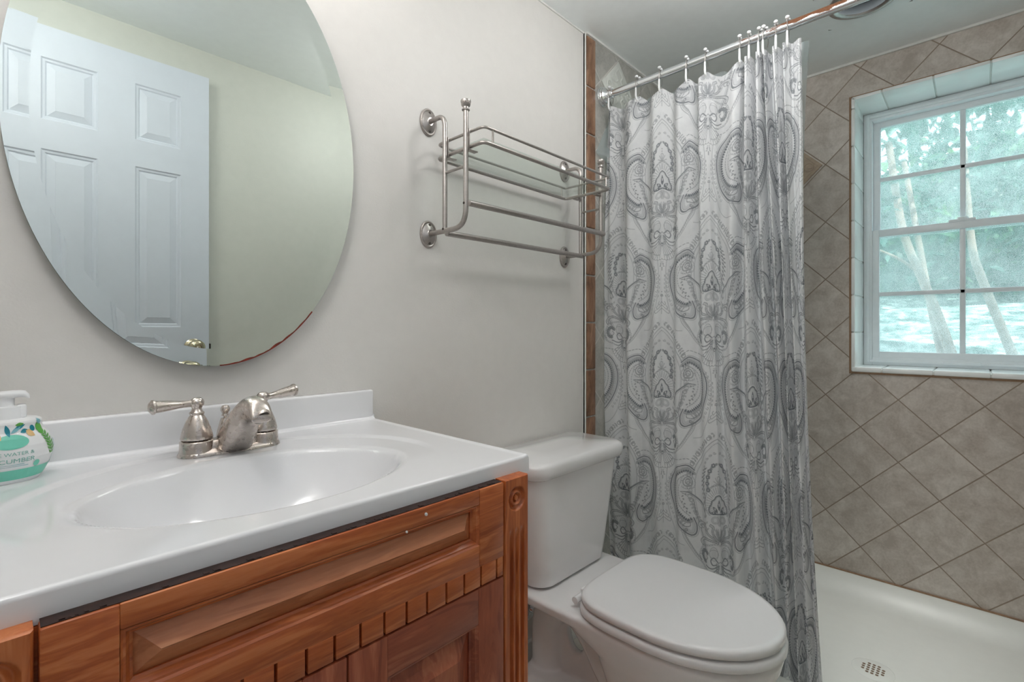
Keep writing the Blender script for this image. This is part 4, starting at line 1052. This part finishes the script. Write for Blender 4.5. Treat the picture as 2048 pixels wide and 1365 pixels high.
# lace edge
LC = [(141, 318), (132, 346), (112, 378), (92, 402), (72, 418)]
stroke(LC, .9, .5); scallop(offset(LC, 5), 6.6, 3.6, 1.0, .58, -1); stroke(offset(LC, 10), .8, .4)
for x, y, a in along(offset(LC, 4), 6.6): dot(x, y, 1.1, .5)
# lower bulb: pair of spiral flowers, bow and tail fan
BU = [(0, 346), (14, 342), (30, 346), (46, 350), (66, 360), (76, 380), (76, 402), (64, 418), (44, 424)]
scallop(BU, 8.4, 4.4, 1.0, .5); stroke(BU, .7, .35)
ring(20, 372, 14, 1.0, .48); stroke([(20+13*math.cos(a), 372+22*math.sin(a)) for a in np.linspace(0, 2*PI, 14)[:-1]], 1.0, .48, 3, True)
fill([(20+9*math.cos(a), 372+17*math.sin(a)) for a in np.linspace(0, 2*PI, 12)[:-1]], .15)
for k, a in enumerate(np.linspace(-2.4, 1.7, 9)):
    x, y = 54+15*math.cos(a), 384+18*math.sin(a); fill([(x+5.4*math.cos(q), y+5.4*math.sin(q)) for q in np.linspace(0, 2*PI, 9)[:-1]], .55, 2); dot(x, y, 2, .2); ring(x, y, 5.2, 1, .7)
stroke([(48, 368), (58, 374), (60, 388), (50, 396), (42, 388), (48, 380)], 2.2, .6)
stroke([(8, 398), (20, 384), (30, 394), (24, 408), (12, 406)], 3.0, .7); stroke([(4, 408), (26, 420), (50, 414)], 3.0, .66); stroke([(4, 412), (22, 430), (40, 430)], 2.4, .62); stroke([(3, 416), (16, 436), (30, 442)], 2, .55)
fill([(0, 396), (7, 402), (8, 420), (5, 438), (0, 446)], .12); stroke([(0, 396), (7, 402), (8, 420), (5, 438), (0, 446)], 1.6, .66)
for x, y, a in along([(9, 400), (11, 420), (8, 438)], 5): dot(x+2, y, 1.7, .62)
dot(0, 436, 3, .7)
for k in range(6):
    a = PI/2-.16-.19*k; stroke([(2+1.2*k, 444-5*k), (2+46*math.cos(a), 430+54*math.sin(a))], .9, .55, 0); dot(2+38*math.cos(a-.09), 430+45*math.sin(a-.09), 1.7, .58)
scallop([(0, 488), (14, 486), (28, 476), (40, 462), (48, 444)], 9.5, 5, 1.0, .52, -1)
for k in range(3): dot(3+2.4*k, 500+7*k, 1.4, .5); 
stroke([(3, 504), (5, 516)], 2, .55, 0); stroke([(0, 520), (0, 530)], 3, .5, 0)
# dashes between the motifs
dashes([(30, 452), (62, 446), (104, 444), (130, 452)], 13, 8, 1.8, .6)
# small candelabrum on the axis above the next medallion
for k in range(3): stroke([(0, 640+12*k), (10+6*k, 650+12*k), (13+7*k, 642+12*k), (9+6*k, 638+12*k)], 1.5, .58)
stroke([(0, 618), (0, 684)], 1.4, .55, 0); flower(0, 618, 5, .5); dot(0, 606, 2, .5)
# paisley to the right of the axis
PA = [(134, 478), (104, 466), (70, 472), (44, 496), (30, 532), (30, 572), (42, 612), (64, 650), (92, 684), (118, 700), (136, 690), (140, 664), (130, 640)]
PB = [(134, 490), (106, 480), (78, 488), (58, 510), (48, 540), (50, 574), (62, 606), (84, 636), (108, 656), (124, 650)]
fill(PA+[(134, 560)], .07, 5)
stroke(offset(PA, 6), 1.0, .5); stroke(PA, 4.2, .68); stroke(offset(PA, -6), 1.1, .5)
stroke(PB, 9, .42); stroke(offset(PA, -11), 9, .22); stroke(offset(PB, 5), 1.2, .55); stroke(offset(PB[1:], -5.5), .9, .45)
for k, (x, y, a) in enumerate(along(PB, 8.2)): pleaf(x, y, a-PI/2, 10.5, 3.2, .74)
dashes(offset(PB[:9], -20), 9, 5, 2, .55); dashes(offset(PB[1:8], -32), 9, 4.5, 1.8, .5)
for x, y, a in along(offset(PA[1:9], -11), 9): dot(x, y, 1.5, .48)
ring(112, 522, 16, 3.2, .5); ring(112, 522, 8, 2.2, .6); scallop([(112+22*math.cos(a), 522+22*math.sin(a)) for a in np.linspace(-PI, PI*.8, 12)], 7, 3.6, .9, .5)
for k, (x, y, a) in enumerate(along([(104, 556), (94, 580), (102, 608), (114, 628)], 9)): pleaf(x, y, a+(1 if k % 2 else -1)*.8, 9, 2.6, .55)
# tail sprays and vines in the paisley
stroke([(70, 640), (84, 660), (100, 672), (116, 672), (118, 660), (108, 654)], 2.2, .62)
for k, (x, y, a) in enumerate(along([(58, 610), (74, 640), (96, 664)], 12)): pleaf(x, y, a+1.1, 10, 3, .5); pleaf(x, y, a-1.1, 9, 2.6, .44)
flower(104, 684, 5.5, .6); flower(90, 654, 5, .5)
for k, (x, y, a) in enumerate(along([(38, 500), (24, 540), (24, 590), (36, 630), (56, 664)], 15)): stroke([(x, y), (x-5, y+6), (x-8, y+1), (x-5, y-2)], .9, .48)
# swirl strap on the outer side
stroke([(20, 470), (14, 520), (14, 580), (22, 640), (40, 690), (66, 722), (96, 736)], 1.0, .45)
dashes([(10, 540), (9, 580), (14, 620)], 14, 6, 2, .5)

# mirror into a whole motif, then lay out the half-drop repeat with wrap
full = np.concatenate([INK[:, ::-1], INK], axis=1)
TX_, TY_ = int(round(PW/PR)), int(round(PH/PR))
TILE = np.zeros((TY_, TX_), np.float32)
for (ox, oy) in ((0, 0), (PW/2, PH/2)):
    ii = (np.arange(2*nxp)-nxp+int(round(ox/PR))) % TX_; jj = (np.arange(nyp)+int(round((HYT+oy)/PR))) % TY_
    for j in range(nyp):
        np.maximum.at(TILE[jj[j]], ii, full[j])
# ------------------------------------------------------------------ shower curtain: every row is a pleated curve of the cloth's true length
def pleats(knots_s, tops, mids, bots, amp_shape, x_mid, zt, zb, cols, rows, seed, droop):
    rnd = np.random.RandomState(seed); K = len(knots_s)
    a_tab = np.linspace(0, 8, 160); tt = np.linspace(0, 1, 121)
    R_tab = np.array([np.sum(np.hypot(np.diff(tt), np.diff(a*np.sin(2*PI*tt)))) for a in a_tab])
    ks = np.array(knots_s); S = np.linspace(0, ks[-1], cols); f_rows = np.linspace(0, 1, rows)
    ph = rnd.rand(K)*6; am = rnd.rand(K)
    X = np.zeros((rows, cols)); Y = np.zeros((rows, cols)); seg = np.clip(np.searchsorted(ks, S, side='right')-1, 0, K-2); tl = (S-ks[seg])/(ks[seg+1]-ks[seg])
    tops, mids, bots = map(np.array, (tops, mids, bots))
    for r, f in enumerate(f_rows):
        # knots drift smoothly from top to bottom
        g = (1-f); yk = tops*(g*(g-.5)*2)+mids*(4*f*g)+bots*(f*(f-.5)*2)
        yk = yk+.0045*np.sin(ph+f*4.5)*min(1, f*5)
        yk = np.minimum(yk, -.012); yk = np.minimum.accumulate(yk-np.arange(K)*1e-6)
        ph2 = .5*PI*0
        for k in range(K-1):
            m = seg == k
            if not m.any(): continue
            dy = yk[k]-yk[k+1]; arc = ks[k+1]-ks[k]; dy = max(dy, .006)
            R = max(1.0, arc/dy); a = np.interp(R, R_tab, a_tab)
            sk = .32*math.sin(ph[k]+1.5*f)                       # skewed wave so that no two folds match
            wv_ = np.sin(2*PI*tt+sk*np.sin(2*PI*tt)*2)
            cx_ = a*wv_*dy; cy_ = tt*dy
            L = np.r_[0, np.cumsum(np.hypot(np.diff(cx_), np.diff(cy_)))]; L /= L[-1]
            X[r, m] = np.interp(tl[m], L, cx_)*amp_shape[k]; Y[r, m] = yk[k]-np.interp(tl[m], L, cy_)
    # smooth across the knots
    for _ in range(3):
        X[:, 1:-1] = (X[:, :-2]+2*X[:, 1:-1]+X[:, 2:])/4
    ztop = np.full(cols, zt)
    for k in range(K-1):
        m = seg == k; ztop[m] -= droop[k]*np.sin(PI*tl[m])**1.3
    F = f_rows[:, None]; Z = ztop[None, :]*(1-F)+zb*F
    return X+x_mid, Y, Z, S, f_rows
def cloth_mesh(name, X, Y, Z):
    rows, cols = X.shape; me = bpy.data.meshes.new(name); co = np.stack([X, Y, Z], -1).reshape(-1, 3).astype(np.float32)
    idx = np.arange(rows*cols).reshape(rows, cols); q = np.stack([idx[:-1, :-1], idx[1:, :-1], idx[1:, 1:], idx[:-1, 1:]], -1).reshape(-1, 4)
    me.vertices.add(len(co)); me.vertices.foreach_set('co', co.ravel())
    me.loops.add(q.size); me.loops.foreach_set('vertex_index', q.ravel().astype(np.int32))
    me.polygons.add(len(q)); me.polygons.foreach_set('loop_start', np.arange(0, q.size, 4, dtype=np.int32)); me.polygons.foreach_set('loop_total', np.full(len(q), 4, np.int32))
    me.polygons.foreach_set('use_smooth', np.ones(len(q), bool)); me.update(calc_edges=True); return me
KS = [0, .040, .20, .3135, .430, .542, .660, .790, .930, 1.080, 1.230, 1.380, 1.450]
TOPS = [-.034]+HOOKY+[-.682]
MIDS = [-.014, -.050, -.170, -.249, -.345, -.432, -.505, -.560, -.600, -.630, -.655, -.678, -.698]
BOTS = [-.050, -.085, -.190, -.270, -.365, -.455, -.535, -.592, -.635, -.668, -.692, -.715, -.736]
AMP = [1, .8, .8, .8, .8, .9, .9, .8, .7, .65, .6, .6]
DROOP = [.0, .020, .028, .030, .026, .030, .012, .008, .006, .008, .008, .004]
X, Y, Z, S, FR = pleats(KS, TOPS, MIDS, BOTS, AMP, 1.613, 1.947, .062, 900, 1150, 4, DROOP)
me = cloth_mesh('shower_curtain', X, Y, Z)
VP = (1.110-PH*.001/2)                      # height of an ogee tip in the columns of the first kind
pu = ((S*1000-85.0)/PR)[None, :]+np.zeros_like(X); pv = ((VP-(1.947+(.062-1.947)*FR[:, None]))*1000/PR)+np.zeros_like(X)
iu, iv = np.floor(pu).astype(int), np.floor(pv).astype(int); fu_, fv_ = pu-iu, pv-iv
g_ = lambda a, c: TILE[c % TY_, a % TX_]
ink = (g_(iu, iv)*(1-fu_)+g_(iu+1, iv)*fu_)*(1-fv_)+(g_(iu, iv+1)*(1-fu_)+g_(iu+1, iv+1)*fu_)*fv_
at_ = me.attributes.new('print_ink', 'FLOAT', 'POINT'); at_.data.foreach_set('value', ink.ravel().astype(np.float32))
me.materials.append(M['curtain_cloth'])
cur = thing('shower_curtain', (1.613, -.37, .062), 'white cotton shower curtain with grey paisley medallion print, hanging from the rod', 'shower curtain')
me.transform(Matrix.Translation(-ORG[cur]))
co_ = bpy.data.objects.new('curtain_cloth', me); COL.objects.link(co_); co_.parent = cur; ORG[co_] = ORG[cur]
# clear plastic liner behind it
KL = [0, .10, .25, .40, .55, .70, .85, 1.0]
LT = [-.016, -.10, -.21, -.32, -.44, -.545, -.62, -.690]
LM_ = [-.014, -.11, -.22, -.33, -.44, -.53, -.605, -.660]
LB = [-.020, -.13, -.24, -.35, -.46, -.55, -.62, -.68]
X, Y, Z, S, FR = pleats(KL, LT, LM_, LB, [.6]*7, 1.668, 1.960, .075, 260, 220, 11, [.012]*7)
bl = np.clip((1.955-Z)/.19, 0, 1)*np.clip((Z-1.735)/.03, 0, 1)*np.clip(1-S/.05, 0, 1)[None, :]; X = X-.115*bl
me = cloth_mesh('curtain_liner', X, Y, Z); me.materials.append(M['liner_film'])
lin = bpy.data.objects.new('curtain_liner', me); COL.objects.link(lin)
tag(lin, 'clear plastic curtain liner hanging behind the paisley shower curtain', 'curtain liner')
# ------------------------------------------------------------------ recessed light in the shower ceiling
rl = thing('recessed_light', (1.985, -.775, CEIL), 'round recessed ceiling light with grey trim, above the shower', 'ceiling light')
b = B(); loft(b, [[(hx_+r*c, hy_+r*q, CEIL-z) for c, q in cs_] for r, z in ((.098, 0), (.098, .004), (.092, .007), (.080, .006), (.0735, .001))], cap=False); obj('trim_ring', fix(b), 'pewter', rl)
b = B(); loft(b, [[(hx_+r*c, hy_+r*q, CEIL+z) for c, q in cs_] for r, z in ((.0735, -.002), (.073, .03), (.0715, .032), (.0715, .06), (.070, .062), (.070, .235))], cap=False)
b.faces.new([v_ for v_ in b.verts if v_.co.z > CEIL+.234]); obj('baffle', fix(b), 'grey_baffle', rl)

# ------------------------------------------------------------------ vanity light and added fill globes (out of view)
van = thing('vanity_light', (.283, 0, 2.05), 'three-bulb vanity light bar on the wall above the oval mirror', 'wall light')
b = B(); box(b, .03, .536, -.022, -.001, 2.015, 2.085, .006); obj('back_plate', b, 'nickel', van)
for k in (-1, 0, 1):
    x = .283+k*.17
    b = B(); lathe(b, [(.022, 0), (.022, .08), (.016, .09)], (x, -.022, 2.05), (0, -1, 0), 24); hd = obj('lamp_holder', fix(b), 'nickel', van)
    b = B(); sphere(b, (x, -.150, 2.05), .042, 24); obj('bulb', fix(b), 'bulb_glow', hd)
for lx, ly, where in ((1.22, -.68, 'toward the shower'), (-.03, -.62, 'near the left wall')):  # unseen globes added as fill to brighten the room
    clg = thing('fill_globe', (lx, ly, CEIL), 'round white glass fill globe added on the bathroom ceiling '+where, 'ceiling light', 'added fill globes on the ceiling')
    b = B(); lathe(b, [(.07, 0), (.07, .012), (.05, .03), (.045, .045)], (lx, ly, CEIL), (0, 0, -1), 32); obj('base', fix(b), 'nickel', clg)
    b = B(); sphere(b, (lx, ly, CEIL-.15), .115, 32); obj('globe', fix(b), 'fill_glow', clg)
